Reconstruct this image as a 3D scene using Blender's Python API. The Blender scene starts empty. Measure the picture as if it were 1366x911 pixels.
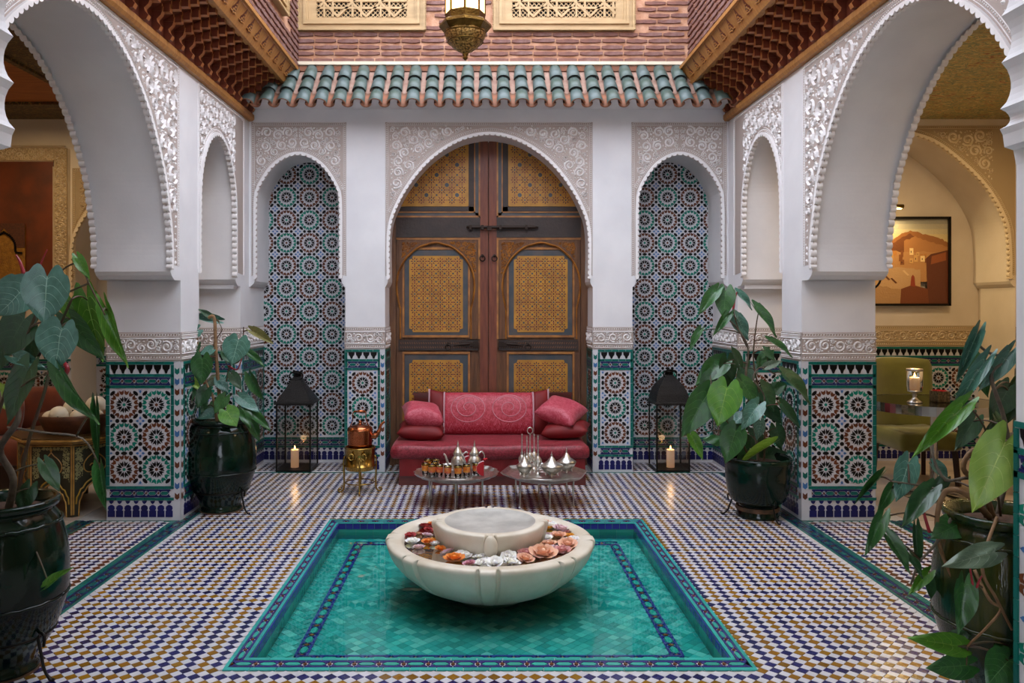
import bpy, math, random
from math import sin, cos, pi, sqrt, atan2, radians
from mathutils import Vector, Matrix, noise
from mathutils.geometry import tessellate_polygon
random.seed(11)
sc = bpy.context.scene
COL = sc.collection
# ------------------------------------------------------------------ camera, sky, exposure
F = 1038.0; VX = 641.0; VY = 412.0; CH = 1.5          # focal length in px, vanishing point, eye height
cd = bpy.data.cameras.new('camera'); cam = bpy.data.objects.new('camera', cd); COL.objects.link(cam)
cam.location = (0, 0, CH); cam.rotation_euler = (pi/2, 0, 0)
cd.sensor_width = 36; cd.lens = F/1366*36; cd.shift_x = (683-VX)/1366; cd.shift_y = -(455.5-VY)/1366
cd.clip_start = 0.05; cd.clip_end = 200
sc.camera = cam
w = bpy.data.worlds.new('sky'); sc.world = w; w.use_nodes = True
bg = w.node_tree.nodes['Background']; bg.inputs[0].default_value = (0.80, 0.87, 1.0, 1); bg.inputs[1].default_value = 3.5
sc.view_settings.view_transform = 'Standard'; sc.view_settings.look = 'None'
sc.view_settings.exposure = 0.92; sc.view_settings.gamma = 1.0
try: sc.view_settings.use_curve_mapping = False
except Exception: pass
sc.cycles.max_bounces = 8; sc.cycles.diffuse_bounces = 5; sc.cycles.glossy_bounces = 3
sc.cycles.transmission_bounces = 4; sc.cycles.transparent_max_bounces = 12
sc.cycles.sample_clamp_indirect = 6; sc.cycles.caustics_reflective = False; sc.cycles.caustics_refractive = False
def lamp(name, loc, power, color, size=0.4, kind='AREA', rot=(0,0,0), spread=None, sy=None):
    ld = bpy.data.lights.new(name, kind); ld.energy = power; ld.color = color
    if kind == 'AREA':
        ld.size = size
        if sy: ld.shape = 'RECTANGLE'; ld.size_y = sy
    else: ld.shadow_soft_size = size
    o = bpy.data.objects.new(name, ld); o.location = loc; o.rotation_euler = rot; COL.objects.link(o); return o
WARM = (1.0, 0.72, 0.42)
lamp('gallery_ceiling_lamp', (-3.9, 6.0, 3.15), 9, WARM, 0.5)
lamp('gallery_ceiling_lamp', (3.95, 5.9, 3.15), 15, WARM, 0.5)
lamp('gallery_ceiling_lamp', (3.95, 3.6, 3.15), 8, WARM, 0.5)
lamp('gallery_ceiling_lamp', (-3.9, 3.6, 3.15), 2.5, WARM, 0.5)
# ------------------------------------------------------------------ helpers
def lin(h):
    if isinstance(h, str):
        h = h.lstrip('#'); c = [int(h[i:i+2], 16)/255 for i in (0, 2, 4)]
    else: c = h
    return tuple(x/12.92 if x <= .04045 else ((x+.055)/1.055)**2.4 for x in c)
def P(px, py, Y): return Vector(((px-VX)*Y/F, Y, CH-(py-VY)*Y/F))
def mat(name, c1, rough=.5, metal=0, c2=None, nscale=8, bump=0, bscale=40, spec=.5, emit=None, es=0, coat=0, stretch=None, attr=False, ao=False, trans=0, sheen=0):
    m = bpy.data.materials.new(name); m.use_nodes = True; nt = m.node_tree; b = nt.nodes['Principled BSDF']
    c1 = lin(c1); b.inputs['Base Color'].default_value = (*c1, 1)
    b.inputs['Roughness'].default_value = rough; b.inputs['Metallic'].default_value = metal
    b.inputs['Specular IOR Level'].default_value = spec; b.inputs['Coat Weight'].default_value = coat; b.inputs['Coat Roughness'].default_value = .06
    if trans: b.inputs['Subsurface Weight'].default_value = trans; b.inputs['Subsurface Radius'].default_value = (.02,.02,.01); b.inputs['Subsurface Scale'].default_value = .3
    if sheen: b.inputs['Sheen Weight'].default_value = sheen
    tc = nt.nodes.new('ShaderNodeTexCoord'); mp = nt.nodes.new('ShaderNodeMapping'); nt.links.new(tc.outputs['Object'], mp.inputs[0])
    if stretch: mp.inputs['Scale'].default_value = stretch
    if c2 is not None:
        n = nt.nodes.new('ShaderNodeTexNoise'); n.inputs['Scale'].default_value = nscale; n.inputs['Detail'].default_value = 5
        nt.links.new(mp.outputs[0], n.inputs['Vector'])
        r = nt.nodes.new('ShaderNodeValToRGB'); r.color_ramp.elements[0].position = .35; r.color_ramp.elements[1].position = .65
        r.color_ramp.elements[0].color = (*c1, 1); r.color_ramp.elements[1].color = (*lin(c2), 1)
        nt.links.new(n.outputs['Fac'], r.inputs[0]); nt.links.new(r.outputs[0], b.inputs['Base Color'])
    if attr:
        a = nt.nodes.new('ShaderNodeAttribute'); a.attribute_name = 'Col'; nt.links.new(a.outputs['Color'], b.inputs['Base Color'])
    if bump:
        n = nt.nodes.new('ShaderNodeTexNoise'); n.inputs['Scale'].default_value = bscale; n.inputs['Detail'].default_value = 4
        nt.links.new(mp.outputs[0], n.inputs['Vector'])
        bp = nt.nodes.new('ShaderNodeBump'); bp.inputs['Strength'].default_value = bump; bp.inputs['Distance'].default_value = .01
        nt.links.new(n.outputs['Fac'], bp.inputs['Height']); nt.links.new(bp.outputs[0], b.inputs['Normal'])
    if emit: b.inputs['Emission Color'].default_value = (*lin(emit), 1); b.inputs['Emission Strength'].default_value = es
    return m
def glassmat(name, tint, refl=1.45, rough=.02, bump=0, bscale=5, base=0.0):
    m = bpy.data.materials.new(name); m.use_nodes = True; nt = m.node_tree; nt.nodes.clear()
    out = nt.nodes.new('ShaderNodeOutputMaterial'); mx = nt.nodes.new('ShaderNodeMixShader'); tr = nt.nodes.new('ShaderNodeBsdfTransparent'); gl = nt.nodes.new('ShaderNodeBsdfGlossy')
    tr.inputs[0].default_value = (*tint, 1); gl.inputs['Roughness'].default_value = rough
    fr = nt.nodes.new('ShaderNodeFresnel'); fr.inputs[0].default_value = refl
    if bump:
        n = nt.nodes.new('ShaderNodeTexNoise'); n.inputs['Scale'].default_value = bscale; n.inputs['Detail'].default_value = 2
        tc = nt.nodes.new('ShaderNodeTexCoord'); nt.links.new(tc.outputs['Object'], n.inputs['Vector'])
        bp = nt.nodes.new('ShaderNodeBump'); bp.inputs['Strength'].default_value = bump; bp.inputs['Distance'].default_value = .01
        nt.links.new(n.outputs['Fac'], bp.inputs['Height']); nt.links.new(bp.outputs[0], gl.inputs['Normal']); nt.links.new(bp.outputs[0], fr.inputs['Normal'])
    if base:
        ad = nt.nodes.new('ShaderNodeMath'); ad.operation = 'ADD'; ad.use_clamp = True; ad.inputs[1].default_value = base
        nt.links.new(fr.outputs[0], ad.inputs[0]); nt.links.new(ad.outputs[0], mx.inputs[0])
    else: nt.links.new(fr.outputs[0], mx.inputs[0])
    nt.links.new(tr.outputs[0], mx.inputs[1]); nt.links.new(gl.outputs[0], mx.inputs[2]); nt.links.new(mx.outputs[0], out.inputs[0])
    return m
class MB:
    """mesh collector: vertices, faces, material index, colour per face, smooth flag"""
    def __init__(s): s.v = []; s.f = []; s.m = []; s.c = []; s.s = []; s.mi = 0; s.col = (1,1,1); s.sm = False; s.T = None
    def av(s, p):
        if s.T is not None: p = s.T @ Vector(p)
        s.v.append((p[0], p[1], p[2])); return len(s.v)-1
    def face(s, idx, col=None): s.f.append(tuple(idx)); s.m.append(s.mi); s.c.append(col or s.col); s.s.append(s.sm)
    def poly(s, pts, col=None): s.face([s.av(p) for p in pts], col)
    def box(s, a, b, col=None):
        x0,y0,z0 = a; x1,y1,z1 = b
        i = [s.av(p) for p in ((x0,y0,z0),(x1,y0,z0),(x1,y1,z0),(x0,y1,z0),(x0,y0,z1),(x1,y0,z1),(x1,y1,z1),(x0,y1,z1))]
        for q in ((0,3,2,1),(4,5,6,7),(0,1,5,4),(1,2,6,5),(2,3,7,6),(3,0,4,7)): s.face([i[k] for k in q], col)
    def obox(s, a, b, wd, h, up=(0,0,1)):
        """bar from a to b with section wd x h"""
        a = Vector(a); b = Vector(b); d = (b-a).normalized(); u = Vector(up); sd = d.cross(u)
        if sd.length < 1e-4: sd = d.cross(Vector((0,1,0)))
        sd.normalize(); u = sd.cross(d).normalized()
        i = [s.av(q + sd*x*wd/2 + u*z*h/2) for q in (a, b) for x, z in ((-1,-1),(1,-1),(1,1),(-1,1))]
        for q in ((0,3,2,1),(4,5,6,7),(0,1,5,4),(1,2,6,5),(2,3,7,6),(3,0,4,7)): s.face([i[k] for k in q])
    def lathe(s, prof, c=(0,0,0), n=32, rf=None, cap=True, ang=0):
        """prof: list of (r, z)"""
        rings = []
        for r, z in prof:
            ring = []
            for k in range(n):
                a = 2*pi*k/n+ang; rr = r if rf is None else rf(r, z, a)
                ring.append(s.av((c[0]+rr*cos(a), c[1]+rr*sin(a), c[2]+z)))
            rings.append(ring)
        for A, B in zip(rings, rings[1:]):
            for k in range(n): s.face((A[k], A[(k+1)%n], B[(k+1)%n], B[k]))
        if cap:
            if prof[0][0] > 1e-5: s.face(rings[0][::-1])
            if prof[-1][0] > 1e-5: s.face(rings[-1])
    def tube(s, pts, r, n=8, cap=True):
        pts = [Vector(p) for p in pts]; N = len(pts); R = r if isinstance(r, (list, tuple)) else [r]*N
        rings = []; up = None
        for i, p in enumerate(pts):
            d = (pts[min(i+1, N-1)]-pts[max(i-1, 0)])
            if d.length < 1e-7: d = Vector((0,0,1))
            d.normalize()
            if up is None:
                up = Vector((0,0,1)) if abs(d.z) < .9 else Vector((1,0,0))
            sd = d.cross(up)
            if sd.length < 1e-4: sd = d.cross(Vector((0,1,0)))
            sd.normalize(); up = sd.cross(d).normalized()
            rings.append([s.av(p+(sd*cos(2*pi*k/n)+up*sin(2*pi*k/n))*R[i]) for k in range(n)])
        for A, B in zip(rings, rings[1:]):
            for k in range(n): s.face((A[k], A[(k+1)%n], B[(k+1)%n], B[k]))
        if cap: s.face(rings[0][::-1]); s.face(rings[-1])
    def sphere(s, c, r, n=16, m=10, sc3=(1,1,1)):
        prof = [(r*sin(pi*k/m), -r*cos(pi*k/m)) for k in range(m+1)]
        rings = []
        for rr, z in prof: rings.append([s.av((c[0]+rr*cos(2*pi*k/n)*sc3[0], c[1]+rr*sin(2*pi*k/n)*sc3[1], c[2]+z*sc3[2])) for k in range(n)])
        for A, B in zip(rings, rings[1:]):
            for k in range(n): s.face((A[k], A[(k+1)%n], B[(k+1)%n], B[k]))
    def prism(s, poly, fm, w0, w1, sides=True, back=True, col=None):
        """poly 2-D concave outline; fm(u,v,w)->3-D; faces at w1 (front) and w0"""
        tris = tessellate_polygon([[Vector((u, v, 0)) for u, v in poly]])
        A = [s.av(fm(u, v, w1)) for u, v in poly]
        for t in tris: s.face([A[i] for i in t], col)
        if sides or back:
            B = [s.av(fm(u, v, w0)) for u, v in poly]
            if back:
                for t in tris: s.face([B[i] for i in reversed(t)], col)
            if sides:
                n = len(poly)
                for i in range(n): s.face((A[i], B[i], B[(i+1)%n], A[(i+1)%n]), col)
    def tile(s, poly, fm, h, col, h0=0.0):
        """convex raised piece with its own edge"""
        n = len(poly); A = [s.av(fm(u, v, h)) for u, v in poly]; s.face(A, col)
        B = [s.av(fm(u, v, h0)) for u, v in poly]
        for i in range(n): s.face((A[i], B[i], B[(i+1)%n], A[(i+1)%n]), col)
    def mesh(s, name, mats, colors=False):
        me = bpy.data.meshes.new(name); me.from_pydata(s.v, [], s.f)
        for m in (mats if isinstance(mats, (list, tuple)) else [mats]): me.materials.append(m)
        me.polygons.foreach_set('material_index', s.m); me.polygons.foreach_set('use_smooth', s.s)
        if colors:
            a = me.color_attributes.new('Col', 'FLOAT_COLOR', 'CORNER'); arr = []
            for f, c in zip(s.f, s.c): arr.extend((c[0], c[1], c[2], 1.0)*len(f))
            a.data.foreach_set('color', arr)
        me.update(); return me
    def build(s, name, mats, parent=None, loc=None, colors=False, kind=None, label=None, cat=None, group=None, fix=False):
        me = s.mesh(name, mats, colors)
        if fix:
            import bmesh
            bm = bmesh.new(); bm.from_mesh(me); bmesh.ops.remove_doubles(bm, verts=bm.verts, dist=1e-5); bmesh.ops.recalc_face_normals(bm, faces=bm.faces); bm.to_mesh(me); bm.free()
        return link(name, me, parent, loc, kind, label, cat, group)
def link(name, me, parent=None, loc=None, kind=None, label=None, cat=None, group=None):
    o = bpy.data.objects.new(name, me); COL.objects.link(o)
    if parent: o.parent = parent
    if loc is not None: o.location = loc
    if kind: o['kind'] = kind
    if label: o['label'] = label
    if cat: o['category'] = cat
    if group: o['group'] = group
    return o
def thing(name, label, cat, loc=(0,0,0), rz=0, group=None):
    o = bpy.data.objects.new(name, None); COL.objects.link(o); o.location = loc; o.rotation_euler = (0,0,rz); o.empty_display_size = .1
    o['label'] = label; o['category'] = cat
    if group: o['group'] = group
    return o
def struct(name, mb, mats, parent=None, **k):
    return mb.build(name, mats, parent, kind=None if parent else 'structure', **k)
def dup(root, loc=None, rz=None, label=None, group=None):
    c = root.copy(); COL.objects.link(c)
    if loc is not None: c.location = loc
    if rz is not None: c.rotation_euler = (0,0,rz)
    if label: c['label'] = label
    if group: c['group'] = group
    for ch in list(root.children):
        d = ch.copy(); COL.objects.link(d); d.parent = c
        for g in list(ch.children):
            e = g.copy(); COL.objects.link(e); e.parent = d
    return c
def catmull(pts, n=8):
    out = []; N = len(pts)
    for i in range(N-1):
        p0 = pts[max(i-1,0)]; p1 = pts[i]; p2 = pts[i+1]; p3 = pts[min(i+2,N-1)]
        for k in range(n):
            t = k/n
            out.append(tuple(.5*((2*b)+(c-a)*t+(2*a-5*b+4*c-d)*t*t+(3*b-a-3*c+d)*t**3) for a,b,c,d in zip(p0,p1,p2,p3)))
    out.append(tuple(pts[-1])); return out
def resample(pts, step):
    out = [pts[0]]; acc = 0
    for a, b in zip(pts, pts[1:]):
        L = math.dist(a, b)
        if L < 1e-9: continue
        while acc+L >= step*len(out):
            t = (step*len(out)-acc)/L; out.append(tuple(x+(y-x)*t for x, y in zip(a, b)))
        acc += L
    if math.dist(out[-1], pts[-1]) > step*.3: out.append(pts[-1])
    return out
# ------------------------------------------------------------------ room measures (metres)
XL, XR, XC = -2.12, 2.27, 0.077
YB, YN = 7.13, 7.60            # back wall face, niche back
TH = 0.52                      # thickness of the side arcades
YP0, YP1 = 5.53, 5.86          # the pillar in each arcade
YQ = 6.87                      # far pier
ZS, ZT, ZTOP = 1.77, 3.21, 3.25
# ------------------------------------------------------------------ materials
M = {}
M['plaster'] = mat('white_plaster', '#dcdadb', .75, c2='#d2d0d2', nscale=3, bump=.06, bscale=60)
M['cream'] = mat('cream_plaster', '#d9cbb4', .75, c2='#d0c1a8', nscale=3, bump=.06, bscale=60)
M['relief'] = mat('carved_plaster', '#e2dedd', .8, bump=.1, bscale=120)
M['ground'] = mat('shade_toned_ground', '#aa9c94', .9)  # darker than the relief: shade of the carved grooves put into the colour
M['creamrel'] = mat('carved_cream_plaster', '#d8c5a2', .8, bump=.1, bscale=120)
M['creamgr'] = mat('shade_toned_cream_ground', '#a8926e', .9)  # groove shade of the cream carving, likewise put into its colour
M['tile'] = mat('glazed_mosaic', '#ffffff', .3, attr=True, bump=.15, bscale=45, spec=.25)
M['ftile'] = mat('glazed_floor_mosaic', '#ffffff', .2, attr=True, bump=.2, bscale=30, spec=.5)
M['grout'] = mat('pale_grout', '#b5b2ae', .7, c2='#a8a49e', nscale=30)
M['marblefloor'] = mat('beige_stone_floor', '#a89684', .35, c2='#b9a795', nscale=4)
WHT = lin('#c3c2c6'); BLK = lin('#070608'); GRN = lin('#12705f'); TEAL = lin('#105e55'); RUST = lin('#5f3520'); BLU = lin('#3c6596'); NAVY = lin('#191a52'); OCH = lin('#7e570e'); LIL = lin('#a9b2d8')
def jit(c, a=.16):
    k = 1+random.uniform(-a, a); return (c[0]*k, c[1]*(k+random.uniform(-a,a)*.3), c[2]*k)
# maps (u along the wall, z, w out of the wall)
def map_back(y): return lambda u, v, w: (u, y-w, v)
def map_left(x): return lambda u, v, w: (x+w, u, v)
def map_right(x): return lambda u, v, w: (x-w, u, v)
def map_floor(z=0): return lambda u, v, w: (u, v, z+w)
# ------------------------------------------------------------------ zellige
def rot(pts, a, cx=0, cy=0): return [(cx+x*cos(a)-y*sin(a), cy+x*sin(a)+y*cos(a)) for x, y in pts]
def ell(a, b, n=8): return [(a*cos(2*pi*(k+.5)/n), b*sin(2*pi*(k+.5)/n)) for k in range(n)]
TH_ = .0025
def rosette(mb, fm, cx, cy, S, kind, clip=None):
    """one square cell of the star mosaic, side S"""
    ring, core = (GRN, RUST) if kind else (RUST, GRN)
    out = []
    out.append((ell(.052*S, .052*S, 6), core, 0, 0, 0))
    for k in range(10):
        a = 2*pi*k/10+.05
        out.append(([(.08*S,0),(.15*S,-.043*S),(.255*S,-.058*S),(.205*S,0),(.255*S,.058*S),(.15*S,.043*S)], BLK, a, 0, 0))
    for k in range(16):
        a = 2*pi*(k+.5)/16
        out.append(([(.30*S,0),(.35*S,-.060*S),(.45*S,-.074*S),(.41*S,0),(.45*S,.074*S),(.35*S,.060*S)], ring, a, 0, 0))
    h = S/2
    for ax in (0, 1):                # shared grid lines: this cell draws its lower and left one
        for sgn in (-1,):
            for off, kd in ((-.21, 0), (0, 1), (.21, 0)):
                c = (off*S, sgn*h) if ax == 0 else (sgn*h, off*S)
                out.append((ell(.10*S, .056*S) if kd else ell(.066*S, .066*S), BLK, 0 if ax == 0 else pi/2, c[0], c[1]))
    for sx in (-1, 1):
        for sy in (-1, 1):
            out.append((ell(.10*S, .056*S), BLK, atan2(sy, sx)+pi/2, sx*.355*S, sy*.355*S))
    for k in range(4):               # blue star at the lower left corner
        out.append(([(.04*S,0),(.085*S,-.042*S),(.15*S,0),(.085*S,.042*S)], BLU, pi/2*k, -h, -h))
        out.append(([(.035*S,-.012*S),(.085*S,-.02*S),(.085*S,.02*S),(.035*S,.012*S)], LIL, pi/2*k+pi/4, -h, -h))
    for pts, c, a, ox, oy in out:
        q = rot(pts, a, cx+ox, cy+oy)
        if clip:
            mx = sum(p[0] for p in q)/len(q); my = sum(p[1] for p in q)/len(q)
            if not (clip[0]+.004 < mx < clip[2]-.004 and clip[1]+.004 < my < clip[3]-.004): continue
            q = [(min(max(x, clip[0]), clip[2]), min(max(y, clip[1]), clip[3])) for x, y in q]
        mb.tile(q, fm, TH_, jit(c))
def rosettes(mb, fm, u0, v0, u1, v1, S, test=None, par=0, centre=None):
    cu = centre if centre is not None else (u0+u1)/2
    n = max(1, round((u1-u0)/S))
    us = cu - n*S/2 + S/2 - S; i = 0; u = us
    while u-S/2 < u1+S:
        v = v0+S/2; j = 0
        while v-S/2 < v1+S/2:
            if u+S/2 > u0 and (test is None or test(u, v)):
                rosette(mb, fm, u, v, S, (i+j+par) % 2 == 0, (u0, v0, u1, v1))
            v += S; j += 1
        u += S; i += 1
def brickline(mb, fm, u0, v0, u1, v1, col, L=.07, g=.0025, h=.006):
    """a line of rectangular glazed pieces"""
    horiz = (u1-u0) > (v1-v0); T = (u1-u0) if horiz else (v1-v0); n = max(1, round(T/L)); d = T/n
    for k in range(n):
        if horiz: mb.tile([(u0+k*d+g/2, v0), (u0+(k+1)*d-g/2, v0), (u0+(k+1)*d-g/2, v1), (u0+k*d+g/2, v1)], fm, h, jit(col))
        else: mb.tile([(u0, v0+k*d+g/2), (u1, v0+k*d+g/2), (u1, v0+(k+1)*d-g/2), (u0, v0+(k+1)*d-g/2)], fm, h, jit(col))
def chain(mb, fm, u0, v0, u1, v1, L=.1, rail=NAVY, oval=TEAL, dia=RUST, h=.006):
    """navy rails, green ovals and rust diamonds"""
    horiz = (u1-u0) > (v1-v0)
    f = fm if horiz else (lambda a, b, w: fm(b, a, w))
    if not horiz: u0, v0, u1, v1 = v0, u0, v1, u1
    H = v1-v0; n = max(1, round((u1-u0)/L)); d = (u1-u0)/n; m = (v0+v1)/2
    for k in range(n):
        a = u0+k*d; c = a+d/2
        for s in (0, 1):
            y0, y1 = (v0, v0+H*.2) if s == 0 else (v1-H*.2, v1)
            e = H*.12; ym, yy = (y1+e, y1) if s == 0 else (y0-e, y0)
            mb.tile([(a+.0015, y0), (a+d-.0015, y0), (a+d-.0015, y1), (c, y1), (a+.0015, y1)], f, h, jit(rail))
        mb.tile([(a+d*.17, m), (a+d*.3, m-H*.21), (a+d*.7, m-H*.21), (a+d*.83, m), (a+d*.7, m+H*.21), (a+d*.3, m+H*.21)], f, h, jit(oval))
        for q in ([(a+d*.1,v0+H*.22),(a+d*.27,v0+H*.22),(a+d*.13,m-H*.05)], [(a+d*.1,v1-H*.22),(a+d*.13,m+H*.05),(a+d*.27,v1-H*.22)],
                  [(a+d*.9,v0+H*.22),(a+d*.87,m-H*.05),(a+d*.73,v0+H*.22)], [(a+d*.9,v1-H*.22),(a+d*.73,v1-H*.22),(a+d*.87,m+H*.05)]):
            mb.tile(q, f, h, jit(rail))
        mb.tile([(a-d*.08, m), (a, m-H*.2), (a+d*.08, m), (a, m+H*.2)] if k else [(a, m-H*.2), (a+d*.08, m), (a, m+H*.2)], f, h+.001, jit(dia))
def merlons(mb, fm, u0, v0, u1, v1, p=.062):
    """black stepped points hanging from the top line"""
    n = max(1, round((u1-u0)/p)); d = (u1-u0)/n; H = v1-v0
    for k in range(n):
        c = u0+(k+.5)*d
        mb.tile([(c-d*.44, v1), (c-d*.38, v1-H*.45), (c-d*.22, v1-H*.62), (c-d*.1, v0+H*.02), (c+d*.1, v0+H*.02), (c+d*.22, v1-H*.62), (c+d*.38, v1-H*.45), (c+d*.44, v1)], fm, TH_+.001, jit(BLK))
def plinth(mb, fm, u0, v0, u1, v1, p=.056):
    """navy keyhole pieces with white stars between"""
    n = max(1, round((u1-u0)/p)); d = (u1-u0)/n; H = v1-v0
    for k in range(n):
        c = u0+(k+.5)*d
        mb.tile([(c-d*.43, v0), (c+d*.43, v0), (c+d*.43, v0+H*.40), (c-d*.43, v0+H*.40)], fm, TH_+.001, jit(NAVY, .3))
        mb.tile([(c-d*.3, v0+H*.40), (c+d*.3, v0+H*.40), (c+d*.42, v0+H*.52), (c+d*.36, v0+H*.66), (c+d*.12, v0+H*.74), (c-d*.12, v0+H*.74), (c-d*.36, v0+H*.66), (c-d*.42, v0+H*.52)], fm, TH_+.0015, jit(NAVY, .3))
        mb.tile([(c-d*.30, v1), (c-d*.18, v0+H*.86), (c, v0+H*.80), (c+d*.18, v0+H*.86), (c+d*.30, v1)], fm, TH_+.001, jit(NAVY, .3))
def corner_strip(mb, fm, u0, u1, v0, v1):
    n = round((v1-v0)/.075); d = (v1-v0)/n; w_ = u1-u0; cs = [RUST, BLU, TEAL, RUST, TEAL]
    for k in range(n):
        z = v0+k*d
        mb.tile([(u0+w_*.15, z+d*.2), (u0+w_*.5, z+d*.02), (u1-w_*.15, z+d*.2), (u1-w_*.15, z+d*.7), (u0+w_*.5, z+d*.5), (u0+w_*.15, z+d*.7)], fm, TH_, jit(cs[k % 5]))
def base_plate(mb, fm, u0, v0, u1, v1, col=WHT):
    mb.poly([fm(u0, v0, 0), fm(u1, v0, 0), fm(u1, v1, 0), fm(u0, v1, 0)], col)
def dado(mb, fm, u0, u1, S=.215, z1=1.127, corner=None, frame=True, par=0):
    """the full tiled dado: plinth, chain, rosettes, chain, merlons; corner 'l'/'r' adds the chevron column"""
    base_plate(mb, fm, u0, 0, u1, z1)
    a, b = u0, u1; cw = .045
    if corner and 'l' in corner: corner_strip(mb, fm, a, a+cw, .15, z1-.02); a += cw
    if corner and 'r' in corner: corner_strip(mb, fm, b-cw, b, .15, z1-.02); b -= cw
    g = .024
    plinth(mb, fm, a+.004, .03, b-.004, .145)
    brickline(mb, fm, a, .148, b, .148+g*.8, TEAL)
    chain(mb, fm, a+g, .171, b-g, .225, .09)
    brickline(mb, fm, a, .228, b, .248, TEAL)
    top = z1-.19
    rosettes(mb, fm, a+g, .252, b-g, top, (top-.252)/3, par=par)
    brickline(mb, fm, a, top+.003, b, top+.003+.02, TEAL)
    chain(mb, fm, a+g, top+.026, b-g, top+.080, .09)
    brickline(mb, fm, a, top+.083, b, top+.103, TEAL)
    merlons(mb, fm, a+g, top+.106, b-g, z1-.022)
    brickline(mb, fm, a, z1-.02, b, z1, TEAL)
    if frame:
        brickline(mb, fm, a, .25, a+g*.85, z1-.022, TEAL); brickline(mb, fm, b-g*.85, .25, b, z1-.022, TEAL)
# ------------------------------------------------------------------ carved plaster
def ribbon(mb, fm, pts, w_, h, w0=0.0, taper=False):
    """raised ridge along 2-D pts"""
    N = len(pts); L = []; C = []; R = []
    for i in range(N):
        a = pts[max(i-1, 0)]; b = pts[min(i+1, N-1)]; dx, dy = b[0]-a[0], b[1]-a[1]; d = sqrt(dx*dx+dy*dy) or 1
        nx, ny = -dy/d, dx/d; ww = w_/2
        if taper: ww *= (.35+.65*sin(pi*min(1, (i+.6)/N)))
        x, y = pts[i]; L.append(mb.av(fm(x+nx*ww, y+ny*ww, w0))); C.append(mb.av(fm(x, y, w0+h))); R.append(mb.av(fm(x-nx*ww, y-ny*ww, w0)))
    for i in range(N-1):
        mb.face((L[i], L[i+1], C[i+1], C[i])); mb.face((C[i], C[i+1], R[i+1], R[i]))
def teardrop(mb, fm, x, y, a, L, W, h):
    q = [(0,0),(L*.45,W/2),(L*.8,W*.4),(L,0),(L*.8,-W*.4),(L*.45,-W/2)]; q = rot(q, a, x, y)
    c = mb.av(fm(x+cos(a)*L*.55, y+sin(a)*L*.55, h)); i = [mb.av(fm(u, v, 0)) for u, v in q]
    for k in range(6): mb.face((i[k], i[(k+1)%6], c))
def scrolls(mb, fm, inside, bb, rmax=.055, rmin=.014, h=.014, seed=1, mirror=None, dens=1.0):
    """pack the region with scrolls: big ones first, then small ones, then buds"""
    rnd = random.Random(seed); cs = []; cell = .03; grid = {}
    def near(x, y, r):
        k = int((r+rmax)/cell)+1; gx, gy = int(x/cell), int(y/cell)
        for i in range(gx-k, gx+k+1):
            for j in range(gy-k, gy+k+1):
                for (a, b, c) in grid.get((i, j), ()):
                    if (a-x)**2+(b-y)**2 < ((c+r)*.96)**2: return True
        return False
    A = (bb[2]-bb[0])*(bb[3]-bb[1])
    for r in (rmax, rmax*.75, rmax*.55, rmax*.42, rmax*.32, rmin*1.5, rmin, rmin*.7):
        tries = int(min(dens*A/(r*r)*9, 9000))
        for _ in range(tries):
            x = rnd.uniform(bb[0], bb[2]); y = rnd.uniform(bb[1], bb[3])
            if mirror is not None and x > mirror - r*.98: continue
            if near(x, y, r): continue
            if not all(inside(x+r*cos(t), y+r*sin(t)) for t in (0, 1.05, 2.1, 3.14, 4.2, 5.24)): continue
            if mirror is not None and not all(inside(2*mirror-x+r*cos(t), y+r*sin(t)) for t in (0, 1.05, 2.1, 3.14, 4.2, 5.24)): continue
            cs.append((x, y, r)); grid.setdefault((int(x/cell), int(y/cell)), []).append((x, y, r))
    out = list(cs)
    for x, y, r in cs:
        a0 = rnd.uniform(0, 2*pi); sg = rnd.choice((-1, 1)); big = r > rmax*.4
        for mir in ((0, 1) if mirror is not None else (0,)):
            X = x if not mir else 2*mirror-x; s2 = sg if not mir else -sg; A0 = a0 if not mir else pi-a0
            if big:
                n = 15 if r > rmax*.6 else 10; turns = 1.45
                pts = []
                for k in range(n+1):
                    t = k/n; rr = r*(.97-.72*t); a = A0+s2*turns*2*pi*t
                    pts.append((X+rr*cos(a), y+rr*sin(a)))
                ribbon(mb, fm, pts, max(.009, r*.38), h)
                teardrop(mb, fm, X, y, A0, r*.3, r*.3, h)
                for k in range(3):
                    a = A0+s2*(1.2+2.0*k); teardrop(mb, fm, X+r*.98*cos(a), y+r*.98*sin(a), a+s2*1.6, r*.5, r*.28, h*.9)
            else:
                teardrop(mb, fm, X-cos(A0)*r*.9, y-sin(A0)*r*.9, A0, r*1.8, r*1.15, h*.85)
def ropeband(mb, fm, pts, w_=.022, step=.02, h=.008):
    """little slanted beads along a 2-D path"""
    ps = resample(pts, step)
    for a, b in zip(ps, ps[1:]):
        dx, dy = b[0]-a[0], b[1]-a[1]; an = atan2(dy, dx); mx, my = (a[0]+b[0])/2, (a[1]+b[1])/2
        teardrop(mb, fm, mx-cos(an+.9)*w_*.5, my-sin(an+.9)*w_*.5, an+.9, w_*1.0, step*.62, h)
    for s in (1, -1):
        off = []
        for i in range(len(ps)):
            a = ps[max(i-1,0)]; b = ps[min(i+1,len(ps)-1)]; dx, dy = b[0]-a[0], b[1]-a[1]; d = sqrt(dx*dx+dy*dy) or 1
            off.append((ps[i][0]-dy/d*w_*.72*s, ps[i][1]+dx/d*w_*.72*s))
        ribbon(mb, fm, off, w_*.28, h*.8)
def arch_line(tab, c, step=.02):
    """tab: right half from springing to apex as (dx, z); returns the whole outline left to right"""
    full = [(c-x, z) for x, z in tab]+[(c+x, z) for x, z in reversed(tab[:-1])]
    return resample(catmull(full, 8), step)
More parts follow.
